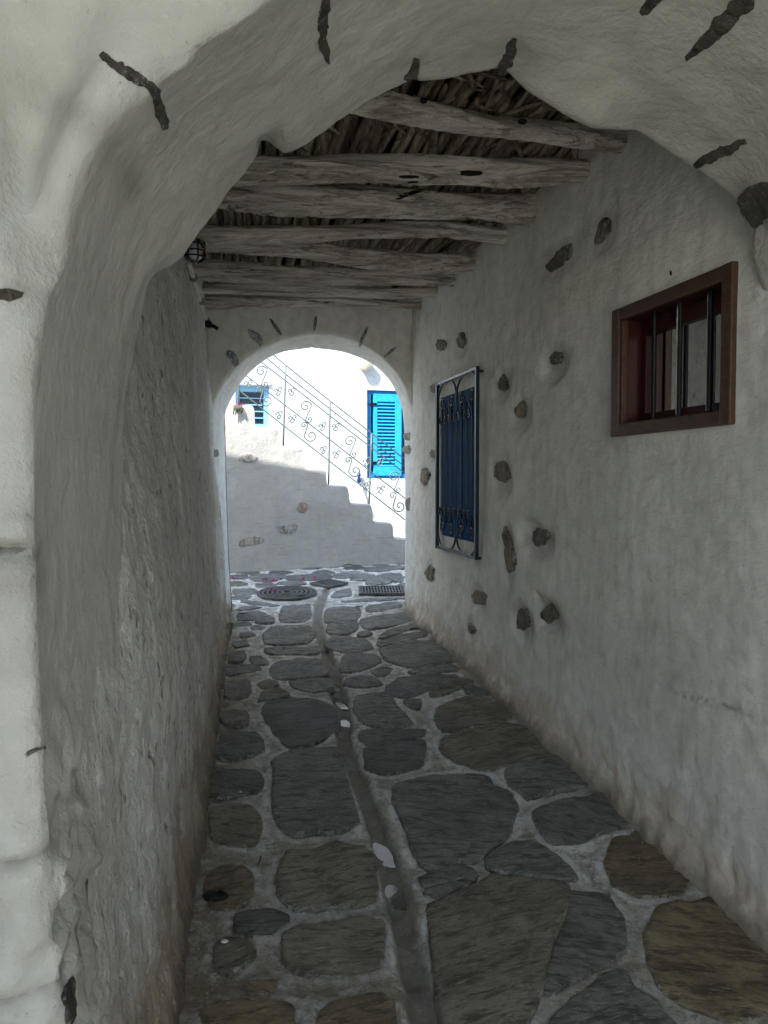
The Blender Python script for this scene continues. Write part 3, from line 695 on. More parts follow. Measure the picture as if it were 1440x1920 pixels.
for (px, py, rx, ry, ang, mt), (hs, dep) in zip(stR, halo):
    c = on_right(px, py); sc = abs(c[1]) / 1440
    ly, lz = rx * sc / .5 * hs, ry * sc * hs
    if hs > 1.4: c = c + np.array([0, .0, .0])
    hs_ = .38 if hs > 1.45 else 0
    d = np.sqrt(((Yw - c[1] - hs_ * ly) / ly) ** 2 + ((Zw - c[2] + hs_ * lz) / lz) ** 2)
    d = d * (1 + .18 * vn(Yw * 11, Zw * 11, px, 77)) + .25 * np.clip((c[2] - Zw) / lz, -1, 0) * (d < 2)
    disp = disp - dep * 1.25 * np.exp(-(d / 1.0) ** 5)
    dirt_shade = np.maximum(dirt_shade, min(1, dep * 34) * .6 * np.exp(-(np.hypot((Yw - c[1] - ly * .12) / ly, (Zw - c[2] + lz * .22) / lz) / 1.15 * (1 + .2 * vn(Yw * 14, Zw * 14, px, 7))) ** 4))  # dirt and shade of the dish, painted around each stone
near1 = sm(.10, .02, np.maximum(np.maximum(W1[0] - Yw, Yw - W1[1]), np.maximum(W1[2] - Zw, Zw - W1[3])))
near2 = sm(.10, .02, np.maximum(np.maximum(W2[0] - Yw, Yw - W2[1]), np.maximum(W2[2] - Zw, Zw - W2[3])))
disp = disp * (1 - .9 * np.maximum(near1, near2))
Aw = np.stack([xr(Yw) - disp * .975, Yw - disp * .22, Zw], -1)
ym, zm = (yy[:-1] + yy[1:]) / 2, (zz[:-1] + zz[1:]) / 2
mask = np.ones((len(ym), len(zm)), bool)
for q in (W1, W2): mask &= ~((ym[:, None] > q[0]) & (ym[:, None] < q[1]) & (zm[None] > q[2]) & (zm[None] < q[3]))
sc1 = on_right(1330, 1315); uu_, vv_ = (Yw - sc1[1]), (Zw - sc1[2])
scf = np.exp(-((vv_ - .0 * uu_ + .02 * np.sin(uu_ * 9)) / .012) ** 2 - (uu_ / .22) ** 2) * (vn(Yw * 60, Zw * 90, 0, 5) > -.1) * .7
rw, bv_r = mkgrid('wall', Aw, M_pl, mask=mask, flip=True, attr={'stain_shade': dirt_shade, 'crack': scf})
tag(rw, 'long white plastered wall on the right with two windows and dark stones poking through', 'wall')
for i, (px, py, rx, ry, ang, mt) in enumerate(stR):
    P = []; ex = {0: [(1112,462),(1115,445),(1125,420),(1135,404),(1145,407),(1150,420),(1145,440),(1130,455),(1120,462)], 1: [(1022,515),(1025,492),(1040,475),(1065,455),(1076,450),(1078,472),(1070,490),(1045,507)]}
    for k in range(9):
        a = 2 * math.pi * k / 9; r = random.uniform(.82, 1.15)
        x, y = rx * math.cos(a) * r, ry * math.sin(a) * r
        P.append((px + x * math.cos(ang) - y * math.sin(ang) * (1 if i < 2 else 1), py + x * math.sin(ang) + y * math.cos(ang)))
    embed(ex.get(i, P), bv_r, mt, 'stone', rw, up=.014, sink=.012, seed=i + 40, edge=.3, rough=.9, nseg=24, jag=.1 if i in ex else .26, grow=1.0 if i in ex else 1.22, color=(1.9, 1.82, 1.7, 1) if mt is M_dark else (2.4, 2.35, 2.25, 1))
embed([(1257,505),(1260,510),(1260,518),(1256,516)], bv_r, M_gap, 'black_mark', rw, up=.002, sink=.003, nseg=10)  # small near-black patch on the plaster

rd = np.array([-.23, 1, 0.]); rd /= np.linalg.norm(rd); rn = np.array([-.975, -.2243, 0.])      # along the wall (away), out into the passage
def RW(y, z, off=0.): return np.array([xr(y), y, z]) + rn * off
kf = 1 / rd[1]
def rbox(name, y0, y1, z0, z1, o0, o1, mat, parent, bev=.003):
    c = RW((y0 + y1) / 2, (z0 + z1) / 2, (o0 + o1) / 2)
    v, f = obox(c, rd, rn, AZ, (y1 - y0) * kf, o1 - o0, z1 - z0); o = mk(name, v, f, mat, parent, smooth=False)
    return bevel(o, bev) if bev else o
# wooden window
wn = empty('window', RW(2.87, 1.78), parent=rw); wn['label'] = 'small brown wooden window with three black bars'
y0, y1, z0, z1 = 2.500, 3.236, 1.780, 2.304; fw = .052
rbox('frame', y0, y0 + fw, z0, z1, -.008, .022, M_brown, wn, .006); rbox('frame', y1 - fw, y1, z0, z1, -.008, .022, M_brown, wn, .006)
rbox('frame', y0 + fw + .0005, y1 - fw - .0005, z1 - fw, z1, -.008, .019, M_brown, wn, .006); rbox('frame', y0 + fw + .0005, y1 - fw - .0005, z0, z0 + fw, -.008, .019, M_brown, wn, .006)
for a in ((y0 + fw - .012, y0 + fw + .012), (y1 - fw - .012, y1 - fw + .012)):
    rbox('inner_bead', a[0], a[1], z0 + fw - .01, z1 - fw + .01, -.02, .008, M_brown, wn, .004)
yi0, yi1, zi0, zi1 = y0 + fw, y1 - fw, z0 + fw, z1 - fw
for q in (.27, .53, .80):
    yq = yi1 - (yi1 - yi0) * q
    c = [RW(yq, z, -.035) for z in np.linspace(zi0 - .01, zi1 + .01, 6)]
    v, f = tube(c, .0095, 10); br = mk('bar', v, f, M_black, wn, auto=40)
    if q == .53 or q == .80:
        c = [RW(yq + .0093 * .6, z, -.0275) for z in np.linspace(zi0 + .01, zi1 - .01, 24)]
        v, f = tube(c, .0022 + .0016 * np.abs(rng.normal(size=24)) * (q == .53), 5); mk('paint_flakes', v, f, M_flake, wn)
# reveal behind the frame: lining boards, sash, panes, curtain, dark room
rbox('lining', yi0 - .03, yi0 - .002, zi0 - .03, zi1 + .03, -.32, -.009, M_sash, wn, 0); rbox('lining', yi1 + .002, yi1 + .03, zi0 - .03, zi1 + .03, -.32, -.009, M_sash, wn, 0)
rbox('lining', yi0 - .002, yi1 + .002, zi1 + .002, zi1 + .03, -.32, -.009, M_sash, wn, 0); rbox('lining', yi0 - .002, yi1 + .002, zi0 - .03, zi0 - .002, -.32, -.009, M_sash, wn, 0)
sy0, sy1 = yi0 - .001, yi1 + .001; sz0, sz1 = zi0 - .001, zi1 + .001; sb = -.105
rbox('sash_rail', sy0, sy1, sz1 - .062, sz1, sb - .02, sb + .02, M_sash, wn); rbox('sash_rail', sy0, sy1, sz0, sz0 + .042, sb - .02, sb + .02, M_sash, wn)
rbox('sash_stile', sy0, sy0 + .035, sz0 + .0425, sz1 - .0625, sb - .02, sb + .019, M_sash, wn); rbox('sash_stile', sy1 - .035, sy1, sz0 + .0425, sz1 - .0625, sb - .02, sb + .019, M_sash, wn)
v, f = [RW(a, b, sb) for a, b in ((sy0 + .03, sz0 + .04), (sy1 - .03, sz0 + .04), (sy1 - .03, sz1 - .06), (sy0 + .03, sz1 - .06))], [(0, 1, 2, 3)]
mk('pane', v, f, M_glass, wn, smooth=False)
cu = np.array([[RW(y, z, -.165 + .022 * math.sin(y * 46 + .6 * math.sin(y * 9)) + .006 * math.sin(y * 120)) for z in (sz0 - .02, sz1 + .02)] for y in np.linspace(sy0 - .02, sy1 + .02, 140)])
mkgrid('curtain', cu, M_curt, wn)
rbox('room_lining', yi0 - .05, yi1 + .05, zi0 - .05, zi1 + .05, -.36, -.33, M_gap, wn, 0)
# blue window with wrought-iron grille
bw = empty('window', RW(5.2, 1.09), parent=rw); bw['label'] = 'tall window with blue boards behind a navy scrolled iron grille'
for a in ((W2[0] - .04, W2[0]), (W2[1], W2[1] + .04)): rbox('reveal', a[0], a[1], W2[2] - .04, W2[3] + .04, -.20, -.004, M_pl, bw, 0)
rbox('reveal', W2[0], W2[1], W2[3], W2[3] + .04, -.20, -.004, M_pl, bw, 0); rbox('reveal', W2[0], W2[1], W2[2] - .04, W2[2], -.20, -.004, M_pl, bw, 0)
nb = 7; bwid = (W2[1] - W2[0]) / nb
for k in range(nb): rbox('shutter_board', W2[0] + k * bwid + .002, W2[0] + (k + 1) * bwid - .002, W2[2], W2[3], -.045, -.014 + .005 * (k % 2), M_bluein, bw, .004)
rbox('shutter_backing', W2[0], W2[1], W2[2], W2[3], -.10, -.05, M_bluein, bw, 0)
gy0, gy1, gz0, gz1, go = 4.80, 5.62, 1.10, 2.305, .026
def P3(u, v, off=go): return RW(gy0 + (gy1 - gy0) * u, gz0 + (gz1 - gz0) * v, off)
for a in ((gy0 - .012, gy0 + .012), (gy1 - .012, gy1 + .012)): rbox('grille_frame', a[0], a[1], gz0, gz1, go - .006, go + .018, M_navy, bw, .002)
rbox('grille_frame', gy0 + .013, gy1 - .013, gz1 - .02, gz1, go - .004, go + .014, M_navy, bw, .002); rbox('grille_frame', gy0 + .013, gy1 - .013, gz0, gz0 + .02, go - .004, go + .014, M_navy, bw, .002)
for yy_, zz_ in ((gy0, gz0 + .01), (gy0, gz1 - .03), (gy1, gz0 + .01), (gy1, gz1 - .03)):
    rbox('bracket', yy_ - .008, yy_ + .008, zz_ - .008, zz_ + .008, -.03, go - .007, M_navy, bw, 0)
Wg, Hg = (gy1 - gy0), (gz1 - gz0)
def gpt(a, b): return RW(gy0 + a, gz0 + b, go)
def spiral(cx, cz, R, a0, turns, sgn=1, n=26, r0=.12):
    t = np.linspace(0, 1, n); rr = R * (r0 + (1 - r0) * t); a = a0 - sgn * 2 * math.pi * turns * (1 - t)
    return [(cx + r * math.cos(x), cz + r * math.sin(x)) for r, x in zip(rr, a)]
for k in range(1, 8):
    a = Wg * k / 8
    v, f = tube([gpt(a, b) for b in np.linspace(.20, Hg - .20, 8)], .0065, 6); mk('grille_bar', v, f, M_navy, bw)
for vs in (1, -1):
    def vz(b): return Hg / 2 + vs * b
    hb = Hg / 2
    for m in range(2):
        c0 = Wg * (.25 + .5 * m)
        for sgn in (1, -1):            # big lyre arms ending in curls
            pts = [(c0 + sgn * Wg * .245, vz(hb - .25))] + [(c0 + sgn * Wg * .245 * math.cos(x) ** .7, vz(hb - .14 + .125 * math.sin(x))) for x in np.linspace(.15, 1.35, 9)]
            pts += [(c0 + sgn * Wg * .01, vz(hb - .017))]
            v, f = tube([gpt(*p) for p in catmull(pts, 24)], .0075, 6); mk('scroll', v, f, M_navy, bw)
            sp = spiral(c0 + sgn * Wg * .125, vz(hb - .155), .042, math.pi / 2 * vs + sgn * vs * 0, 1.35, sgn * vs, 26)
            tail = [(c0 + sgn * Wg * .055, vz(hb - .20)), (c0 + sgn * Wg * .10, vz(hb - .235))]
            sp = spiral(c0 + sgn * Wg * .125, vz(hb - .155), .045, (math.pi if sgn > 0 else 0), 1.4, -sgn * vs, 26)
            v, f = tube([gpt(*p) for p in catmull(sp + tail, 44)], .006, 6); mk('scroll', v, f, M_navy, bw)
    for k in range(8):
        c0 = Wg * (k + .5) / 8; s = 1 if k % 2 else -1
        sp = spiral(c0 + s * .0, vz(hb - .285), .026, math.pi / 2 * vs, 1.3, s * vs, 20)
        v, f = tube([gpt(*p) for p in sp + [(c0 + s * .03, vz(hb - .252))]], .005, 5); mk('scroll', v, f, M_navy, bw)

# ------------------------------------------------------------------ left wall of the passage
yy = brk([1.93, 3.2, 6.6], .013); yy = np.concatenate([np.linspace(1.4, 3.4, 150), np.linspace(3.415, 6.6, 190)]); zz = np.linspace(-.05, 3.2, 230)
Yl, Zl = np.meshgrid(yy, zz, indexing='ij'); hl = Zl - zf(Yl)
Xl = xl(Yl) - .062 * hl - .055 * sm(1.0, 1.9, Zl) * sm(3.6, 2.2, Yl) - .012 - .035 * sm(2.0, 1.75, Yl)
dl = surf_noise(Xl, Yl, Zl, .0055) + .014 * fbm(Yl * 3.2, Zl * 1.6, 0, 41, 3) * sm(1.95, 2.3, Yl) + .022 * np.exp(-(hl / .07) ** 2) + .0032 * np.minimum(0, fbm(Yl * 26, Zl * 18, 0, 43, 3)) 
Al = np.stack([Xl + dl, Yl, Zl], -1)
lw, bv_l = mkgrid('wall', Al, M_left)
tag(lw, 'rough grey-white wall on the left side of the passage with pits and vertical streaks', 'wall')

# ------------------------------------------------------------------ far arch
AP0, APN = (.2, 6.4, 0), np.array([-.2, 1, 0.]); APf = (.2, 6.82, 0)
f0p = [(400,1185),(399,1000),(398,860),(397,790),(400,762),(418,722),(445,688),(485,657),(530,637),(584,626),(640,632),(690,652),(730,684),(758,722),(772,760),(779,800),(781,860),(782,1000),(786,1180)]
f1p = [(433,1140),(428,1050),(424,950),(422,850),(421,790),(424,770),(437,742),(458,710),(490,681),(530,661),(584,652),(640,660),(690,680),(722,706),(742,738),(753,770),(757,815),(758,900),(758,1000),(758,1070),(757,1132)]
f0 = seg_resample(np.array([on_plane(*p, AP0, APN) for p in f0p]), [0, 4, 9, 14, 18], [60, 50, 50, 60])
f1 = seg_resample(np.array([on_plane(*p, APf, APN) for p in f1p]), [0, 5, 10, 15, 20], [60, 50, 50, 60])
ctr = np.array([-.58, 6.5, 1.6])
def outw(E):
    T = np.gradient(E, axis=0); T /= np.linalg.norm(T, axis=1)[:, None]; O = np.cross(T, vdir); s = np.sign(np.sum(O * (E - ctr), 1)); return O * s[:, None]
q0, q1 = outw(f0), outw(f1); rows = []
for wv in (1.1, .6, .4, .3, .22, .16, .11, .07, .04): rows.append(f0 + q0 * wv)
rows.append(f0 + q0 * .015 + vdir * .008)
for s in np.linspace(0, 1, 18): rows.append((f0 + vdir * .03) * (1 - s) + (f1 - vdir * .03) * s)
rows.append(f1 + q1 * .012)
for wv in (.05, .2, .6, 1.2): rows.append(f1 + q1 * wv + vdir * .01)
Af = np.stack(rows); nf = surf_noise(Af[..., 0], Af[..., 1], Af[..., 2]) * .7
Af = Af + vdir * nf[..., None] * (np.arange(len(rows)) < 10)[:, None, None] + (q0[None] * nf[..., None]) * (np.arange(len(rows)) >= 10)[:, None, None] * .6
fa, bv_f = mkgrid('archway', Af, M_pl)
tag(fa, 'smaller round white arch at the far end of the passage opening on the sunlit stairs', 'arch')
def z3(*P): return [(380 + x / 3.4286, 560 + y / 3.4286, w_ * 1.35 + .3) for x, y, w_ in P]
for i, s in enumerate([z3((430,125,1.5),(470,185,3),(508,238,1.5)), z3((728,112,1.2),(722,160,2.4),(714,208,1.2)), z3((1060,180,1),(1035,240,3),(1008,310,2)), z3((1246,305,1),(1210,340,2),(1165,378,1)),
                       z3((292,195,2),(335,240,6),(382,300,4)), z3((150,340,4),(190,380,6),(225,430,4)),]):
    stripstone(s, bv_f, M_dark, fa, up=.008, seed=i + 60, color=(3.2, 3.7, 4.4, 1))
embed([(758,812),(779,808),(781,824),(760,826)], bv_f, M_sch, 'stone', fa, up=.02, seed=3, color=(2.4, 2.4, 2.4, 1), nseg=16)
embed([(757,838),(779,832),(781,850),(760,852)], bv_f, M_sch, 'stone', fa, up=.03, seed=13, color=(2.6, 2.6, 2.6, 1), nseg=16)
embed([(759,934),(778,930),(783,948),(774,962),(762,956)], bv_f, M_sch, 'stone', fa, up=.01, seed=23, color=(2, 2, 2, 1), nseg=16)
embed([(399,842),(408,842),(409,856),(399,858)], bv_f, M_sch, 'stone', fa, up=.01, seed=23, color=(2, 2, 2, 1), nseg=12)

# ------------------------------------------------------------------ masses around the passage
def prism(name, pts, z0, z1, mat, **k):
    n = len(pts); V = [(x, y, z0) for x, y in pts] + [(x, y, z1) for x, y in pts]
    Fc = [tuple(range(n))[::-1], tuple(range(n, 2 * n))] + [(i, (i + 1) % n, n + (i + 1) % n, n + i) for i in range(n)]
    return mk(name, V, Fc, mat, smooth=False, **k)
def yfar(x): return 6.83 + .2 * (x - .2)
def ynear(x): return 1.17 + .22 * (x + .5)
roof = prism('house', [(-3.2, ynear(-3.2) + .05), (3.4, ynear(3.4) + .05), (5.5, yfar(5.5)), (-5.5, yfar(-5.5)), (-5.5, 1)], 3.21, 5.12, M_out)
tag(roof, 'white upper storey of the house built across the passage', 'house')
side = prism('house', [(-5.5, .7), (-1.02, 1.62), (-1.95, yfar(-1.95)), (-5.5, yfar(-5.5))], -.3, 3.205, M_out)
tag(side, 'white house whose rough wall lines the left side of the passage', 'house')
side2 = prism('house', [(xr(1.62) + .42, 1.75), (6, 2.6), (6, yfar(6)), (xr(6.8) + .42, yfar(.6))], -.3, 3.205, M_out)
tag(side2, 'white house whose windowed wall lines the right side of the passage', 'house')
j1 = prism('house', [(-5, .6), (-.75, 1.15), (-.54, .86), (-.54, -2.3), (-5, -2.3)], -.6, 3.2, M_out)  # added out of view; blocks sun and narrows light on the near pier
tag(j1, 'unseen white block added left of the viewer to narrow the light from behind', 'house')
j2 = prism('house', [(1.42, 1.64), (5, 2.35), (5, -2.3), (1.42, -2.3)], -.6, 3.2, M_out)  # added out of view to keep side light off the near arch
tag(j2, 'unseen white block added right of the viewer to narrow the light from behind', 'house')
j3 = prism('house', [(-5, -2.35), (-5, .95), (-3, .7), (3.3, 2.0), (5, 2.4), (5, -2.35)], 3.206, 5.0, M_out)  # added overhead, unseen, to block sun and sky above the near arch
tag(j3, 'unseen white block added over the viewer to keep off sun and skylight', 'house')
j4 = prism('house', [(3.2, -2.4), (8, -2.4), (8, -11), (3.2, -11)], -1.2, 4.2, M_out)  # added out of view so its sunlit face bounces warm light inside
tag(j4, 'unseen white block added behind the viewer to bounce sunlight inside', 'house')
yard = mk('bounce_ground', [(-9, -12, zf(-12) - .02), (3.2, -12, zf(-12) - .02), (3.2, -1.0, zf(-1) - .02), (-9, -1.0, zf(-1) - .02)], [(0, 1, 2, 3)], simple('bounce_white', (.60, .575, .49), .9, bumps=(8, .01), var=.2), smooth=False)  # bright ground added behind the viewer, bouncing sunlight into the passage
tag(yard, kind='structure')

# ------------------------------------------------------------------ log beams
LB = {}
def log(cr, cl, rr, rl, seed, label, wob=.02, nseg=44):
    """cr, cl: px of the right and left end centre at height zc"""
    (pr, zr), (pl, zl) = cr, cl
    def at(p, z):
        d = ray(*p); t = (z - H) / d[2]; return CAM + d * t
    a, b = at(pl, zl), at(pr, zr); D = b - a; L = np.linalg.norm(D[:2]); u = D / np.linalg.norm(D)
    a = a - u * ext_l(a, u); b = b + u * .08; n = 230
    t = np.linspace(0, 1, n); P = a[None] + (b - a)[None] * t[:, None]
    s = t * np.linalg.norm(b - a)
    P[:, 2] += 1.3 * wob * fbm(s * 1.3, seed, 0, seed, 2); P[:, 1] += wob * 2.0 * fbm(s * .9, seed + 5, 0, seed + 3, 2)
    R = rl + (rr - rl) * t; R = R * (1 + .10 * fbm(s * 2.2, seed, 3, seed + 9, 2))
    side_ = np.cross(u, AZ); side_ /= np.linalg.norm(side_); up = np.cross(side_, u)
    V = []
    tw = seed * 1.3
    for k in range(nseg):
        th = 2 * math.pi * k / nseg
        ang = th + (1.6 + .6 * math.sin(seed)) * s + tw
        r = R * (1 + .16 * np.cos(2 * ang + 1.2 * np.sin(s * 2 + seed)) + .16 * 1.5 * fbm(np.cos(ang) * 1.1 + 9, np.sin(ang) * 1.1, s * .7 + seed, seed, 2) + .20 * fbm(np.cos(ang) * 2.6, np.sin(ang) * 3.2 + 5, s * 1.3, seed + 4, 3) - .55 * sm(.20, .0, np.abs(fbm(np.cos(ang) * 2.4 + 3, np.sin(ang) * 2.4, s * 1.0 + seed, seed + 14, 2))) * sm(-.2, .5, vn(s * 1.7, np.cos(ang) * 1.5, seed, seed + 6)) + .07 * fbm(np.cos(ang) * 8, np.sin(ang) * 8, s * 3.0, seed + 8, 2))
        V.append(P + r[:, None] * (math.cos(th) * side_ + math.sin(th) * up * .92))
    V = np.stack(V, 1).reshape(-1, 3)
    Fc = [(i * nseg + k, i * nseg + (k + 1) % nseg, (i + 1) * nseg + (k + 1) % nseg, (i + 1) * nseg + k) for i in range(n - 1) for k in range(nseg)]
    Fc += [tuple(range(nseg))[::-1], tuple((n - 1) * nseg + k for k in range(nseg))]
    o = mk('log_beam', V, Fc, M_log)
    LB[seed] = (o, BVHTree.FromPolygons([tuple(v) for v in V], Fc))
    return tag(o, label, 'beam', 'log beams across the passage ceiling')
def ext_l(a, u):
    x = a.copy(); d = 0
    while x[0] > xl(x[1]) - .27 and d < 2: x = x - u * .05; d += .05
    return d
ZC = 3.0
log(((1195, 262), ZC), ((690, 190), ZC - .03), .035, .072, 1, 'nearest log beam, pale, with a dark knot, tapering to the right', .02)
log(((1095, 322), ZC), ((480, 308), ZC - .07), .055, .072, 2, 'second log beam from the front, with a dark patch for an oval hole right of its middle', .02)
log(((1005, 395), ZC), ((430, 362), ZC), .085, .060, 3, 'third log beam from the front, the thickest, swelling towards the right wall', .02)
log(((942, 440), ZC), ((385, 430), ZC - .02), .042, .056, 4, 'fourth log beam from the front, slender and gently wavy', .022)
log(((900, 492), ZC), ((372, 466), ZC - .02), .056, .052, 5, 'fifth log beam from the front, deeply grooved', .02)
log(((850, 522), ZC), ((375, 508), ZC - .02), .052, .072, 6, 'sixth log beam from the front, thick at its left end beside the lamp', .015)
log(((820, 547), ZC), ((385, 545), ZC - .02), .038, .042, 7, 'seventh log beam from the front, thin, close behind the sixth', .012)
log(((795, 570), ZC), ((390, 566), ZC - .02), .052, .052, 8, 'farthest log beam, lying against the wall of the far arch', .012)

for sd_, nm, pl in ((1,'knot',[(786,182),(795,178),(803,184),(802,193),(792,196),(786,190)]), (1,'knot',[(968,226),(978,222),(990,226),(986,234),(972,234)]), (2,'hollow_shade',[(852,324),(868,319),(890,319),(912,323),(905,329),(880,331),(860,329)]),
                     (2,'hollow_shade',[(740,331),(755,328),(790,330),(788,334),(755,335)]), (2,'hollow_shade',[(760,340),(785,339),(786,343),(764,344)]), (3,'hollow_shade',[(735,372),(760,360),(800,352),(806,356),(770,366),(742,378)]), (4,'hollow_shade',[(560,418),(600,415),(600,419),(565,422)])):
    embed(pl, LB[sd_][1], M_gap, nm, LB[sd_][0], up=.002, sink=.004, seed=sd_, edge=.2)  # hollows: raised near-black patches standing in for the shade inside holes

# ------------------------------------------------------------------ brushwood above the beams
bc = empty('brushwood_ceiling', (-.2, 4.2, 3.06), 'layer of dark dry branches laid above the log beams', 'ceiling')
for k in range(150):
    lay = k % 3; u0 = (k + random.random()) / 150 * 2.15
    y0 = 1.95 if k % 2 else random.uniform(1.95, 3.6); y1 = 6.55 if k % 5 else random.uniform(4.2, 6.4)
    n = 16; t = np.linspace(0, 1, n); y = y0 + (y1 - y0) * t
    uu = u0 + random.uniform(-.12, .12) * (t - .5) * 2 + .03 * fbm(t * 5, k, 0, k, 2)
    x = xl(y) - .33 + uu * (xr(y) - xl(y) + .4) / 2.15
    z = 3.095 + lay * .022 + .016 * fbm(t * 7, k, 9, k, 2)
    v, f = tube(np.stack([x, y, z], -1), random.uniform(.010, .021) * (1 + .25 * fbm(t * 9, k, 4, k, 2)), 6)
    mk('branch', v, f, M_twig, bc)
for k in range(110):                                             # broken ends hanging between the first beams
    yb = random.choice([random.uniform(2.6, 3.3), random.uniform(2.7, 3.15), random.uniform(3.3, 5.6)])
    x0 = random.uniform(xl(yb) - .05, xr(yb) + .02); a = random.uniform(-1.1, 1.1); L = random.uniform(.12, .38)
    t = np.linspace(0, 1, 6); P = np.stack([x0 + math.sin(a) * L * t + .02 * np.sin(t * 5 + k), yb + math.cos(a) * L * t, 3.085 - .03 * np.sin(t * 3.1) * random.random() + 0 * t], -1)
    v, f = tube(P, np.linspace(random.uniform(.008, .016), .004, 6), 5); mk('branch', v, f, M_twig, bc)
er = prism('roof_earth', [(-1.3, 1.75), (1.7, 2.1), (.9, 6.75), (-1.9, 6.3)], 3.175, 3.204, M_earth); tag(er, kind='structure')

# ------------------------------------------------------------------ stairs and house beyond
SA, SB = on_ground(430, 1075), on_ground(757, 1058)
sdir = SB - SA; sdir[2] = 0; sdir /= np.linalg.norm(sdir); snrm = np.array([-sdir[1], sdir[0], 0.])        # away from the viewer
def SP(off=0.): return SA + snrm * off
def on_s(px, py, off=0.): return on_plane(px, py, SP(off), snrm)
prof = [(375,690),(385,762),(477,762),(478,803),(522,803),(524,839),(568,840),(569,880),(611,880),(613,912),(653,913),(656,946),(697,947),(699,981),(736,982),(738,1012),(775,1013),(777,1043),(815,1043),(817,1070),(860,1072)]
prof = [(330,720),(331,762)] + prof[2:]
sc_ = empty('staircase', SA + np.array([.9, .3, 0]), 'white plastered stairs climbing to the left beyond the far arch', 'stairs')
TP = [on_s(*p) for p in prof]
def wob(P, s): 
    return P
# side wall: dense grid between ground line and stepped top
cols = []
for a, b in zip(TP[:-1], TP[1:]):
    m = max(2, int(np.linalg.norm(b - a) / .03)); 
    for q in range(m): cols.append(a + (b - a) * q / m)
cols.append(TP[-1]); cols = np.array(cols)
for _ in range(2): cols[1:-1] = (cols[:-2] + cols[1:-1] * 2 + cols[2:]) / 4
nR = 60; S = []
for r in range(nR):
    t = r / (nR - 1); base_z = zf(cols[:, 1]) - .05
    P = cols.copy(); P[:, 2] = base_z + (cols[:, 2] - base_z) * t; S.append(P)
S = np.array(S); ns = surf_noise(S[..., 0], S[..., 1], S[..., 2], .001) * .8
ends = [cols + snrm * .01 + AZ * .008, cols + snrm * .03 + AZ * .014, cols + snrm * .10 + AZ * .014, cols + snrm * .2 + AZ * .01, cols + snrm * 1.5 + AZ * .004]
S2 = np.concatenate([S + snrm * ns[..., None], np.array(ends)])
sw, bv_s = mkgrid('side_wall', S2, M_stair, sc_)
embed([(443,856),(455,849),(475,850),(486,858),(480,866),(460,868),(446,864)], bv_s, M_sch, 'stone', sc_, up=.01, seed=70, color=(3.2, 3.6, 4.3, 1))
embed([(556,950),(560,942),(572,940),(579,948),(576,960),(564,964),(557,958)], bv_s, M_sch, 'stone', sc_, up=.006, seed=71, color=(2.9, 2.3, 2.6, 1))
embed([(517,985),(540,983),(559,980),(560,990),(552,1000),(530,1003),(519,998)], bv_s, M_sch, 'stone', sc_, up=.005, seed=72, color=(2.6, 2.9, 3.4, 1))
embed([(444,1022),(452,1010),(475,1003),(500,1010),(496,1018),(470,1022),(450,1028)], bv_s, M_sch, 'stone', sc_, up=.005, seed=73, color=(2.9, 3.1, 3.5, 1))

HO = 1.42
house = empty('house', SA + snrm * HO, 'sunlit white house with blue shuttered windows behind the stairs', 'house')
def HP(px, py, off=0.): return on_s(px, py, HO - off)
def huv(P): return np.dot(P - SP(HO), sdir), P[2]
hw0 = huv(HP(688, 731)); hw1 = huv(HP(775, 897)); lw0 = huv(HP(441, 722)); lw1 = huv(HP(505, 803))
U = brk([-5.5, lw0[0], lw1[0], hw0[0], hw1[0], 7], .09); Zz = brk([-.2, hw1[1], lw1[1], lw0[1], 6.5] if True else 0, .09)
zb = sorted([-.2, hw1[1], lw1[1], lw0[1], hw0[1], 8.5]); Zz = brk(zb, .06)  # wall carried up out of view to cut skylight on the stairs
Uh, Zh = np.meshgrid(U, Zz, indexing='ij'); Bh = SP(HO)[None, None] + sdir * Uh[..., None]; Bh[..., 2] = Zh
Bh = Bh + snrm * (surf_noise(Bh[..., 0], Bh[..., 1], Bh[..., 2]) * .8)[..., None]
um, zm = (U[:-1] + U[1:]) / 2, (Zz[:-1] + Zz[1:]) / 2; mask = np.ones((len(um), len(zm)), bool)
for a, b in ((hw0, hw1), (lw0, lw1)): mask &= ~((um[:, None] > a[0]) & (um[:, None] < b[0]) & (zm[None] > b[1]) & (zm[None] < a[1]))
mkgrid('wall', Bh, M_out, house, mask=mask, flip=True)
def hbox(name, u0, u1, z0, z1, o0, o1, mat, parent, bev=.003):
    c = SP(HO) + sdir * (u0 + u1) / 2 - snrm * (o0 + o1) / 2; c = np.array([c[0], c[1], (z0 + z1) / 2])
    v, f = obox(c, sdir, snrm, AZ, u1 - u0, o1 - o0, z1 - z0); o = mk(name, v, f, mat, parent, smooth=False)
    return bevel(o, bev) if bev else o
for a, b, nm in ((hw0, hw1, 'r'), (lw0, lw1, 'l')):
    for u in ((a[0] - .05, a[0]), (b[0], b[0] + .05)): hbox('reveal', u[0], u[1], b[1] - .05, a[1] + .05, -.24, -.008, M_out, house, 0)
    hbox('reveal', a[0], b[0], a[1], a[1] + .05, -.24, -.008, M_out, house, 0); hbox('reveal', a[0], b[0], b[1] - .05, b[1], -.24, -.008, M_out, house, 0)
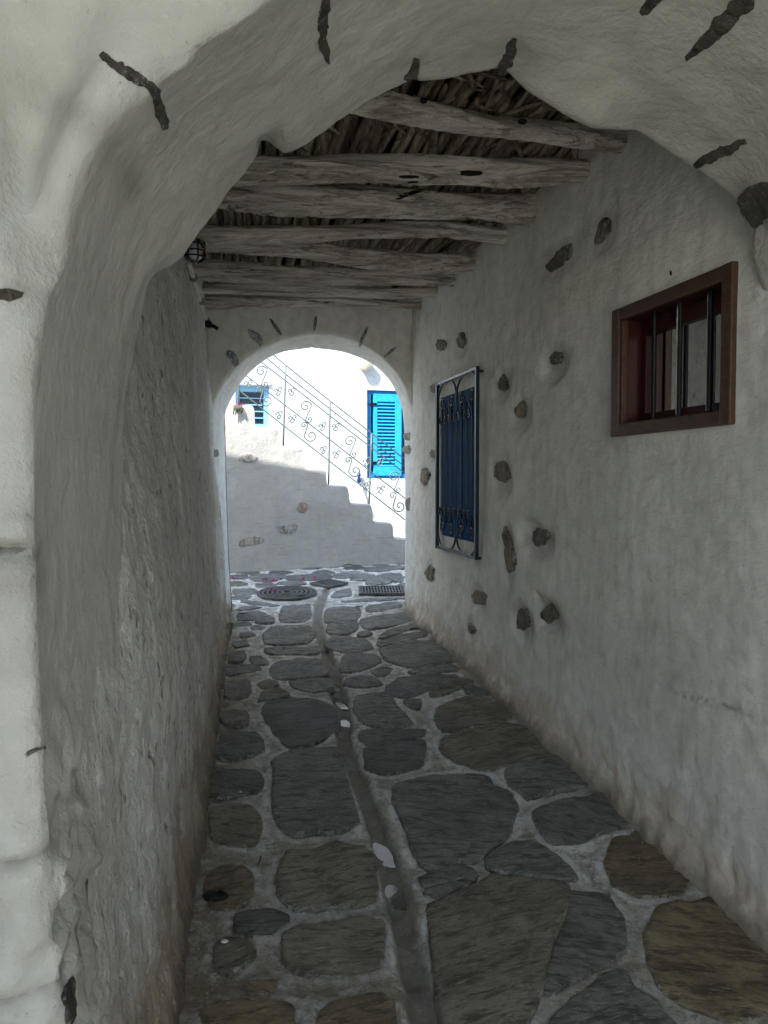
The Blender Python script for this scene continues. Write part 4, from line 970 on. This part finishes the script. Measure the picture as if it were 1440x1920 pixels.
# right window: blue frame and louvred shutter leaf
rwn = empty('window', SP(HO) + sdir * hw0[0] + AZ * hw1[1], parent=house); rwn['label'] = 'window with bright blue louvred shutter'
u0, u1, z1, z0 = hw0[0], hw1[0], hw0[1], hw1[1]
hbox('frame', u0, u0 + .06, z0, z1, -.12, -.03, M_bluef, rwn); hbox('frame', u1 - .06, u1, z0, z1, -.12, -.03, M_bluef, rwn)
hbox('frame', u0 + .061, u1 - .061, z1 - .06, z1, -.12, -.03, M_bluef, rwn); hbox('frame', u0 + .061, u1 - .061, z0, z0 + .06, -.12, -.03, M_bluef, rwn)
hbox('backing', u0, u1, z0, z1, -.20, -.16, M_bluef, rwn, 0)
def hu(px, py): return huv(HP(px, py))
a0, a1 = hu(701, 738), hu(753, 892)
su0, su1, sz1, sz0 = a0[0], a1[0], a0[1], a1[1]
leaf = empty('shutter', SP(HO) + sdir * su0 + AZ * sz0, parent=rwn)
lu0, lz1 = hu(708, 753); lu1, lz0 = hu(741, 875)
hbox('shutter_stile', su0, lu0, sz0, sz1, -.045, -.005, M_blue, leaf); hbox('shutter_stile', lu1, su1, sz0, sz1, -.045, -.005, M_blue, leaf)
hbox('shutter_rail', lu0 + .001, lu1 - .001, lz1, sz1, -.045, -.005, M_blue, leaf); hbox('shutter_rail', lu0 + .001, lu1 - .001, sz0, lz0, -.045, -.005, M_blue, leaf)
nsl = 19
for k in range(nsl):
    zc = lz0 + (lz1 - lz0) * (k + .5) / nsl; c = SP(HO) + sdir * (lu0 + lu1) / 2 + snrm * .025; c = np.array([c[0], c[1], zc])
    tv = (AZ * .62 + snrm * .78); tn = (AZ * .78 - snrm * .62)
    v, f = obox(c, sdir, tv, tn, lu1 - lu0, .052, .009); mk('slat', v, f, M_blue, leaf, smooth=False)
for py in (758, 868):
    a = hu(701, py); hbox('hinge', a[0] - .05, a[0] + .04, a[1] - .02, a[1] + .02, -.02, .004, M_black, rwn)
# left window
lwn = empty('window', SP(HO) + sdir * lw0[0] + AZ * lw1[1], parent=house); lwn['label'] = 'pale blue framed window with thin horizontal bars'
u0, u1, z1, z0 = lw0[0], lw1[0], lw0[1], lw1[1]
hbox('frame', u0, u0 + .05, z0, z1, -.12, -.04, M_pale, lwn); hbox('frame', u1 - .06, u1, z0, z1, -.12, -.04, M_pale, lwn); hbox('frame', u0 + .051, u1 - .061, z1 - .07, z1, -.12, -.04, M_pale, lwn)
hbox('frame', u0 + .051, u1 - .061, z0, z0 + .04, -.12, -.04, M_pale, lwn)
hbox('pane', u0 + .05, u1 - .06, z0 + .04, z1 - .07, -.12, -.10, simple('dark_teal_glass', (.02, .045, .055), .15, spec=.6), lwn, 0)
for k in range(6):
    zc = z0 + (z1 - z0) * (k + .6) / 6.4
    hbox('window_bar', u0 + .05, u1 - .06, zc - .006, zc + .006, -.095, -.075, M_pale, lwn, 0)
hbox('lintel', u0 - .02, u1 + .02, z1 + .003, z1 + .05, -.02, .03, M_out, lwn, .01)
# low plastered ledge behind the railing
a, b = hu(722, 905), hu(800, 990)
# wall lamp
lc = HP(683, 682, .0)
v, f = tube([lc - snrm * q for q in (-.02, .03, .05, .09, .12)], [.085, .085, .08, .10, .035], 20); wl = mk('wall_lamp', v, f, M_cream, auto=35)
tag(wl, 'round cream lamp on the sunlit house wall beside the top of the far arch', 'lamp')
# railing
RO = .10
def on_r(px, py): return on_s(px, py, RO)
rl = empty('railing', on_r(617, 908), 'thin grey iron stair railing with curled scrolls', 'railing')
for pts in ([(440,609),(513,666),(536,685),(619,752),(695,811),(800,893)], [(430,616),(501,672),(536,702),(618,766),(695,826),(800,906)], [(430,632),(491,680),(537,715),(619,780),(695,838),(800,919)], [(400,655),(457,701),(535,760),(618,824),(690,880),(800,966)], [(400,694),(441,726),(533,799),(618,865),(694,924),(800,1006)]):
    v, f = tube([on_r(*p) for p in pts], .0072, 6); mk('rail', v, f, M_rail, rl)
for k, (x0, y0, x1, y1) in enumerate(((450,619,447,765),(536,685,531,836),(619,752,616,910),(697,813,692,945),(778,877,775,1014))):
    v, f = tube([on_r(x0 + (x1 - x0) * t, y0 + (y1 - y0) * t) for t in np.linspace(0, 1, 5)], .0105, 6); mk('post', v, f, M_rail, rl)
def spx(cx, cy, R, a0, turns, sg, n=20): 
    t = np.linspace(0, 1, n); return [(cx + R * (.1 + .9 * q) * math.cos(a0 - sg * 2 * math.pi * turns * (1 - q)), cy + R * (.1 + .9 * q) * math.sin(a0 - sg * 2 * math.pi * turns * (1 - q))) for q in t]
for k in range(-1, 3):
    dx, dy = 83 * k, 66 * k
    for (c1, R1, c2, R2, s1, a1, a2) in (((573,762),11,(580,786),6.5,1,-.2,math.pi),((570,797),6.5,(583,817),12,1,0,math.pi)):
        A1 = spx(c1[0] + dx, c1[1] + dy, R1, a1, 1.4, s1); B1 = spx(c2[0] + dx, c2[1] + dy, R2, a2, 1.4, s1)
        v, f = tube([on_r(*p) for p in catmull(A1 + B1[::-1], 60)], .0075, 5); mk('scroll', v, f, M_rail, rl)
    for (c1, c2) in (((517,733),(526,729)),((542,733),(551,731)),((519,776),(527,774)),((543,784),(553,782))):
        A1 = spx(c1[0] + dx, c1[1] + dy, 5.2, math.pi / 2, 1.1, 1, 14); B1 = spx(c2[0] + dx, c2[1] + dy, 5.2, math.pi / 2, 1.1, -1, 14)
        mid = [((c1[0] + c2[0]) / 2 + dx, max(c1[1], c2[1]) + 9 + dy)]
        v, f = tube([on_r(*p) for p in catmull(A1 + mid + B1[::-1], 44)], .0068, 5); mk('scroll', v, f, M_rail, rl)
# garden tap with its pipe
tp = empty('garden_tap', HP(673, 905, .03), 'small dark blue tap on a thin pipe at the foot of the sunlit house wall', 'tap')
v, f = tube([HP(673, y, .05) for y in (884, 890, 896, 902, 906)], [.012, .026, .018, .03, .015], 10); mk('valve', v, f, simple('blue_tap', (.01, .04, .12), .4), tp)
v, f = tube([HP(676, 906, .04), HP(680, 920, .05), HP(686, 936, .05), HP(692, 955, .05)], .012, 6); mk('pipe', v, f, M_pvc, tp)
# bougainvillea sprig on the top step
bs = empty('bougainvillea_sprig', on_s(445, 762, .1), 'small bougainvillea sprig with magenta flowers hanging over the top step', 'plant')
st = []
for k in range(16):
    x0 = random.uniform(436, 455); st.append(tube([on_s(x0, 760, -.01), on_s(x0 + random.uniform(-3, 3), 763, -.04), on_s(x0 + random.uniform(-5, 5), random.uniform(768, 778), -.045)], .006, 4))
v, f = join(st); mk('stem', v, f, M_gleaf, bs)
def petals(name, c, r, n, mat, parent, flat=.5):
    V, Fc = [], []
    for k in range(n):
        p = np.array(c) + rng.normal(size=3) * r * np.array([1, 1, flat]); d = rng.normal(size=(2, 3)); d /= np.linalg.norm(d, axis=1)[:, None]
        s = r * .55; i = len(V); V += [p - d[0] * s, p + d[1] * s * .8, p + d[0] * s, p - d[1] * s * .8 + np.array([0, 0, s * .3])]; Fc.append((i, i + 1, i + 2, i + 3))
    return mk(name, V, Fc, mat, parent)
petals('flower', on_s(449, 759, .02), .024, 18, M_pink, bs); petals('flower', on_s(458, 759, .03), .02, 12, M_pink, bs)

# ------------------------------------------------------------------ covers in the street floor
def gp(x, y, up=0.): return np.array([x, y, zf(y) + up])
mc = empty('manhole_cover', gp(-.91, 7.18), 'round cast-iron manhole cover with ring pattern beyond the far arch', 'manhole cover')
def ring(c, r0, r1, z0, z1, n=40):
    V = []
    for r, z in ((r0, z0), (r0, z1), (r1, z1), (r1, z0)): V += [gp(c[0] + r * math.cos(2 * math.pi * k / n), c[1] + r * math.sin(2 * math.pi * k / n), z) for k in range(n)]
    Fc = [(q * n + k, q * n + (k + 1) % n, ((q + 1) % 4) * n + (k + 1) % n, ((q + 1) % 4) * n + k) for q in range(4) for k in range(n)]
    return V, Fc
n = 40; cc = (-.91, 7.18)
mk('plate', [gp(cc[0], cc[1], .016)] + [gp(cc[0] + .28 * math.cos(2 * math.pi * k / n), cc[1] + .28 * math.sin(2 * math.pi * k / n), .016) for k in range(n)], [(0, k + 1, (k + 1) % n + 1) for k in range(n)], M_gap, mc)
for r in (.05, .095, .14, .185, .23, .268):
    v, f = ring(cc, r - .013, r + .013, .012, .026); mk('ring', v, f, M_metal, mc, auto=30)
for k in range(24):
    a = 2 * math.pi * k / 24
    v, f = obox(gp(cc[0] + .205 * math.cos(a), cc[1] + .205 * math.sin(a), .019), np.array([math.cos(a), math.sin(a), 0]), np.array([-math.sin(a), math.cos(a), 0]), AZ, .05, .012, .012); mk('stud', v, f, M_metal, mc, smooth=False)
def grate(name, c, w, d, ang, nb, label, cat, cross=0):
    g = empty(name, gp(*c), label, cat); a1 = np.array([math.cos(ang), math.sin(ang), G * math.sin(ang)]); a2 = np.array([-math.sin(ang), math.cos(ang), G * math.cos(ang)])
    c3 = gp(*c, .012); v, f = obox(c3 - AZ * .004, a1, a2, AZ, w - .01, d - .01, .006); mk('tray', v, f, M_gap, g, smooth=False)
    for s in (-1, 1):
        v, f = obox(c3 + a2 * s * (d / 2 - .01) + AZ * .006, a1, a2, AZ, w, .02, .018); mk('grate_frame', v, f, M_metal, g, smooth=False)
        v, f = obox(c3 + a1 * s * (w / 2 - .01) + AZ * .006, a1, a2, AZ, .02, d - .041, .018); mk('grate_frame', v, f, M_metal, g, smooth=False)
    for k in range(nb):
        v, f = obox(c3 + a1 * ((k + .5) / nb - .5) * (w - .04) + AZ * .006, a1, a2, AZ, (w - .04) / nb * .52, d - .041, .014); mk('grate_bar', v, f, M_metal, g, smooth=False)
    for k in range(cross):
        v, f = obox(c3 + a2 * ((k + .5) / cross - .5) * (d - .04) + AZ * .0075, a1, a2, AZ, w - .041, .013, .015); mk('grate_crossbar', v, f, M_metal, g, smooth=False)
    return g
cdm = on_ground(617, 1097); grate('drain_grate', (cdm[0], cdm[1]), .27, .27, math.radians(48), 8, 'small square drain grate set diagonally behind the round manhole cover', 'drain grate', 7)
crc = on_ground(716, 1110); grate('drain_grate', (crc[0], crc[1]), .44, .34, .05, 14, 'rectangular ribbed drain cover in front of the right foot of the far arch', 'drain grate', 2)

# fallen petals
for i, (px, py, lb) in enumerate(((440,1085,'magenta flower fallen at the far left by the foot of the arch'),(498,1086,'dark magenta flower fallen left of a matching larger one near the stair wall'),(514,1089,'bright magenta flower fallen above the manhole cover'),(566,1086,'magenta flower fallen in the middle of the street beyond the arch'),(588,1083,'rightmost fallen magenta flower, close to the square drain grate'),(513,1106,'magenta flower lying on the back edge of the manhole cover'))):
    c = on_ground(px, py, .03); o = petals('fallen_flower', c, .018, 16, M_pink, None, .35); tag(o, lb, 'flower', 'magenta flowers fallen on the paving')
# dark dead leaves
for i, (px, py, lb) in enumerate(((565,1117,'dark dead leaf lying on the manhole cover'),(457,1150,'small dark leaf on the paving left of the manhole cover'),(672,1138,'small dark leaf on the paving right of the drain channel'))):
    c = on_ground(px, py, .03); V = [c + np.array([-.04, 0, 0]), c + np.array([-.01, .02, .006]), c + np.array([.04, .005, .002]), c + np.array([.0, -.02, .005])]
    V += [q - AZ * .003 for q in V]
    o = mk('dead_leaf', V, [(0, 1, 2, 3), (7, 6, 5, 4), (0, 4, 5, 1), (1, 5, 6, 2), (2, 6, 7, 3), (3, 7, 4, 0)], M_deb); tag(o, lb, 'leaf')
tw = [on_ground(*p, .035) for p in ((641,1062),(648,1059),(655,1058),(664,1060),(673,1060),(679,1062))]
v, f = tube(tw, .006, 5); tag(mk('twig', v, f, M_bark), 'thin curved twig lying at the foot of the stair wall', 'twig')
v, f = tube([on_ground(484, 1622, .02), on_ground(487, 1614, .022), on_ground(489, 1606, .02)], .0035, 5); tag(mk('twig', v, f, M_bark), 'short straight pale twig on the mortar between the left paving stones', 'twig')
# black debris, pebble and chip
c = on_ground(404, 1680, .022); V = []; nr, ns_ = 7, 12
for i in range(nr):
    for k in range(ns_):
        t = (i / (nr - 1) - .5) * 2; r = math.sqrt(max(0, 1 - t * t)) + .08; a = 2 * math.pi * k / ns_
        V.append(c + np.array([.045 * t, .022 * r * math.cos(a) * (1 + .4 * vn(i * .9, k * 1.1, 0, 5)), .015 * r * math.sin(a) * (1 + .5 * vn(i, k, 3, 6))]))
Fc = [(i * ns_ + k, i * ns_ + (k + 1) % ns_, (i + 1) * ns_ + (k + 1) % ns_, (i + 1) * ns_ + k) for i in range(nr - 1) for k in range(ns_)]
tag(mk('dead_leaf', V, Fc, M_deb), 'crumpled black leaf on the brown stone at the foot of the left wall', 'leaf')
def pebble(px, py, r, mat, label, cat):
    c = on_ground(px, py, .018); V, Fc = [], []
    for i in range(6):
        for k in range(9):
            ph = math.pi * i / 5; a = 2 * math.pi * k / 9; V.append(c + r * np.array([math.sin(ph) * math.cos(a) * 1.2, math.sin(ph) * math.sin(a), .5 * math.cos(ph)]) * (1 + .2 * vn(i, k, px, 2)))
    Fc = [(i * 9 + k, (i + 1) * 9 + k, (i + 1) * 9 + (k + 1) % 9, i * 9 + (k + 1) % 9) for i in range(5) for k in range(9)]
    return tag(mk('pebble' if cat == 'pebble' else 'plaster_chip', V, Fc, mat), label, cat)
pebble(467, 1754, .013, M_sch, 'small round grey pebble near the bottom left of the paving', 'pebble')
pebble(421, 1765, .010, M_chip, 'white chip of plaster on the paving left of the round pebble', 'chip')
pebble(451, 1485, .006, M_chip, 'tiny white chip on a dark stone by the left wall', 'chip')
# grit and crumbs of plaster lying along the walls and in the joints
V, Fc = [], []
for k in range(1500):
    y = random.uniform(2.0, 6.3) if k % 3 else random.uniform(2.0, 3.6); e = abs(random.gauss(0, .12))
    x = (xl(y) + .02 + e) if k % 2 else (xr(y) - .03 - e)
    if k % 5 == 0: x = random.uniform(xl(y), xr(y))
    c = np.array([x, y, zf(y) + random.uniform(.004, .016)]); q_ = random.uniform(.0012, .0038); i = len(V)
    P_ = rng.normal(size=(5, 3)); P_ = c + q_ * P_ / np.linalg.norm(P_, axis=1)[:, None] * np.array([1.2, 1, .7])
    V += list(P_); Fc += [(i, i + 1, i + 2), (i, i + 2, i + 3), (i, i + 3, i + 4), (i + 1, i + 4, i + 2), (i + 2, i + 4, i + 3), (i, i + 4, i + 1)]
tag(mk('grit', V, Fc, M_pvc, smooth=False), 'fine grit and plaster crumbs scattered over the passage paving', 'grit', kind='stuff')
# weed
wd = empty('weed', on_ground(436, 1190, .01), 'small green weed growing at the foot of the left wall', 'plant')
b0 = on_ground(433, 1192, .01)
for k in range(3):
    tip = b0 + np.array([random.uniform(-.04, .06), random.uniform(-.04, .03), random.uniform(.08, .16)])
    v, f = tube([b0, b0 * .5 + tip * .5 + np.array([.01, 0, .01]), tip], .0025, 4); mk('stem', v, f, M_green, wd)
    for q in range(6):
        t = random.uniform(.4, 1); p = b0 + (tip - b0) * t; a = random.uniform(0, 6.28); d = np.array([math.cos(a), math.sin(a), .3]); e = np.array([-math.sin(a), math.cos(a), .1]); L = random.uniform(.03, .05)
        V = [p, p + d * L * .5 + e * L * .3, p + d * L, p + d * L * .5 - e * L * .3, p + d * L * .5 + AZ * .006]
        mk('leaf', V, [(0, 1, 4), (1, 2, 4), (2, 3, 4), (3, 0, 4)], M_green, wd)
# pole at the left foot of the far arch
pp = [on_plane(*p, APf, APN) - vdir * .02 for p in ((419,770),(422,880),(424,960),(427,1040),(431,1110),(434,1142))]
v, f = tube(catmull(pp, 20), .011, 8); tag(mk('pole', v, f, M_pole), 'thin crooked grey pole standing against the left side of the far arch', 'pole')

# puddles in the drain channel
for x_, y_, a_, b_ in PC:
    V = [(x_ + a_ * 1.5 * math.cos(t) - .3 * b_ * 1.5 * math.sin(t), y_ + b_ * 1.5 * math.sin(t), zf(y_) - .0388) for t in np.linspace(0, 2 * math.pi, 24, endpoint=False)] + [(x_, y_, zf(y_) - .0388)]
    tag(mk('puddle', V, [(k, (k + 1) % 24, 24) for k in range(24)], M_water), kind='structure')

# bulkhead lamp and conduit on the left wall
def wallx(y, z): return xl(y) - .062 * (z - zf(y))
def CP(px, py, z):
    d = ray(px, py); t = (z - H) / d[2]; return CAM + d * t
lp = CP(366, 470, 2.84)
lmp = empty('bulkhead_lamp', lp, 'caged bulkhead lamp high on the left wall under the beams', 'lamp')
v, f = tube([lp + np.array([-.15, .02, .02]), lp + np.array([-.09, .015, .01]), lp + np.array([-.05, .01, .01])], [.05, .05, .045], 12); mk('base', v, f, M_black, lmp, auto=40)
gs = [lp + np.array([0, 0, 1.]) * h_ for h_ in (.045, .04, .02, 0, -.02, -.04, -.05)]
v, f = tube(gs, [.012, .028, .036, .04, .04, .034, .014], 14); mk('glass_cover', v, f, simple('milky_lamp_glass', (.55, .57, .55), .15, spec=.6), lmp)
for h_ in (.03, -.005, -.035):
    r = .052; P = [lp + np.array([r * math.cos(a), r * math.sin(a), h_]) for a in np.linspace(0, 2 * math.pi, 20)]; v, f = tube(P, .004, 5); mk('cage_ring', v, f, M_black, lmp)
for a in np.linspace(0, 2 * math.pi, 6, endpoint=False):
    P = [lp + np.array([.052 * math.cos(a) * q, .052 * math.sin(a) * q, h_]) for q, h_ in ((.3, .062), (1, .045), (1, 0), (1, -.045), (.3, -.062))]; v, f = tube(P, .004, 5); mk('cage_wire', v, f, M_black, lmp)
pts = [CP(x, y, z) for x, y, z in ((352,490,2.83),(358,512,2.83),(362,520,2.83),(376,567,2.82),(388,598,2.80))]
cd = empty('conduit', pts[0], 'jointed white conduit pipe running along the top of the left wall behind the lamp', 'pipe')
for a, b in ((0, 1), (2, 3)): pass
segs = [((353,492),(361,517)),((362,523),(375,562)),((376,568),(386,597))]
for (a, b) in segs:
    A_, B_ = CP(*a, 2.83), CP(*b, 2.81); v, f = tube([A_ + (B_ - A_) * t for t in (0, .3, .7, 1)], .016, 8); mk('pipe', v, f, M_pvc, cd, auto=40)
for p in ((361.5,520),(375.5,565),(387,600)):
    A_ = CP(*p, 2.82); v, f = obox(A_, AX, AY, AZ, .045, .05, .045); bevel(mk('clip', v, f, M_pole, cd, smooth=False), .008)
A_ = CP(391, 608, 2.78); v, f = obox(A_, AX, AY, AZ, .045, .07, .05); bevel(mk('junction_box', v, f, M_black, cd, smooth=False), .01)
v, f = tube([A_, A_ + np.array([.05, 0, -.02]), A_ + np.array([.07, 0, -.035])], .014, 8); mk('cable_gland', v, f, M_black, cd)
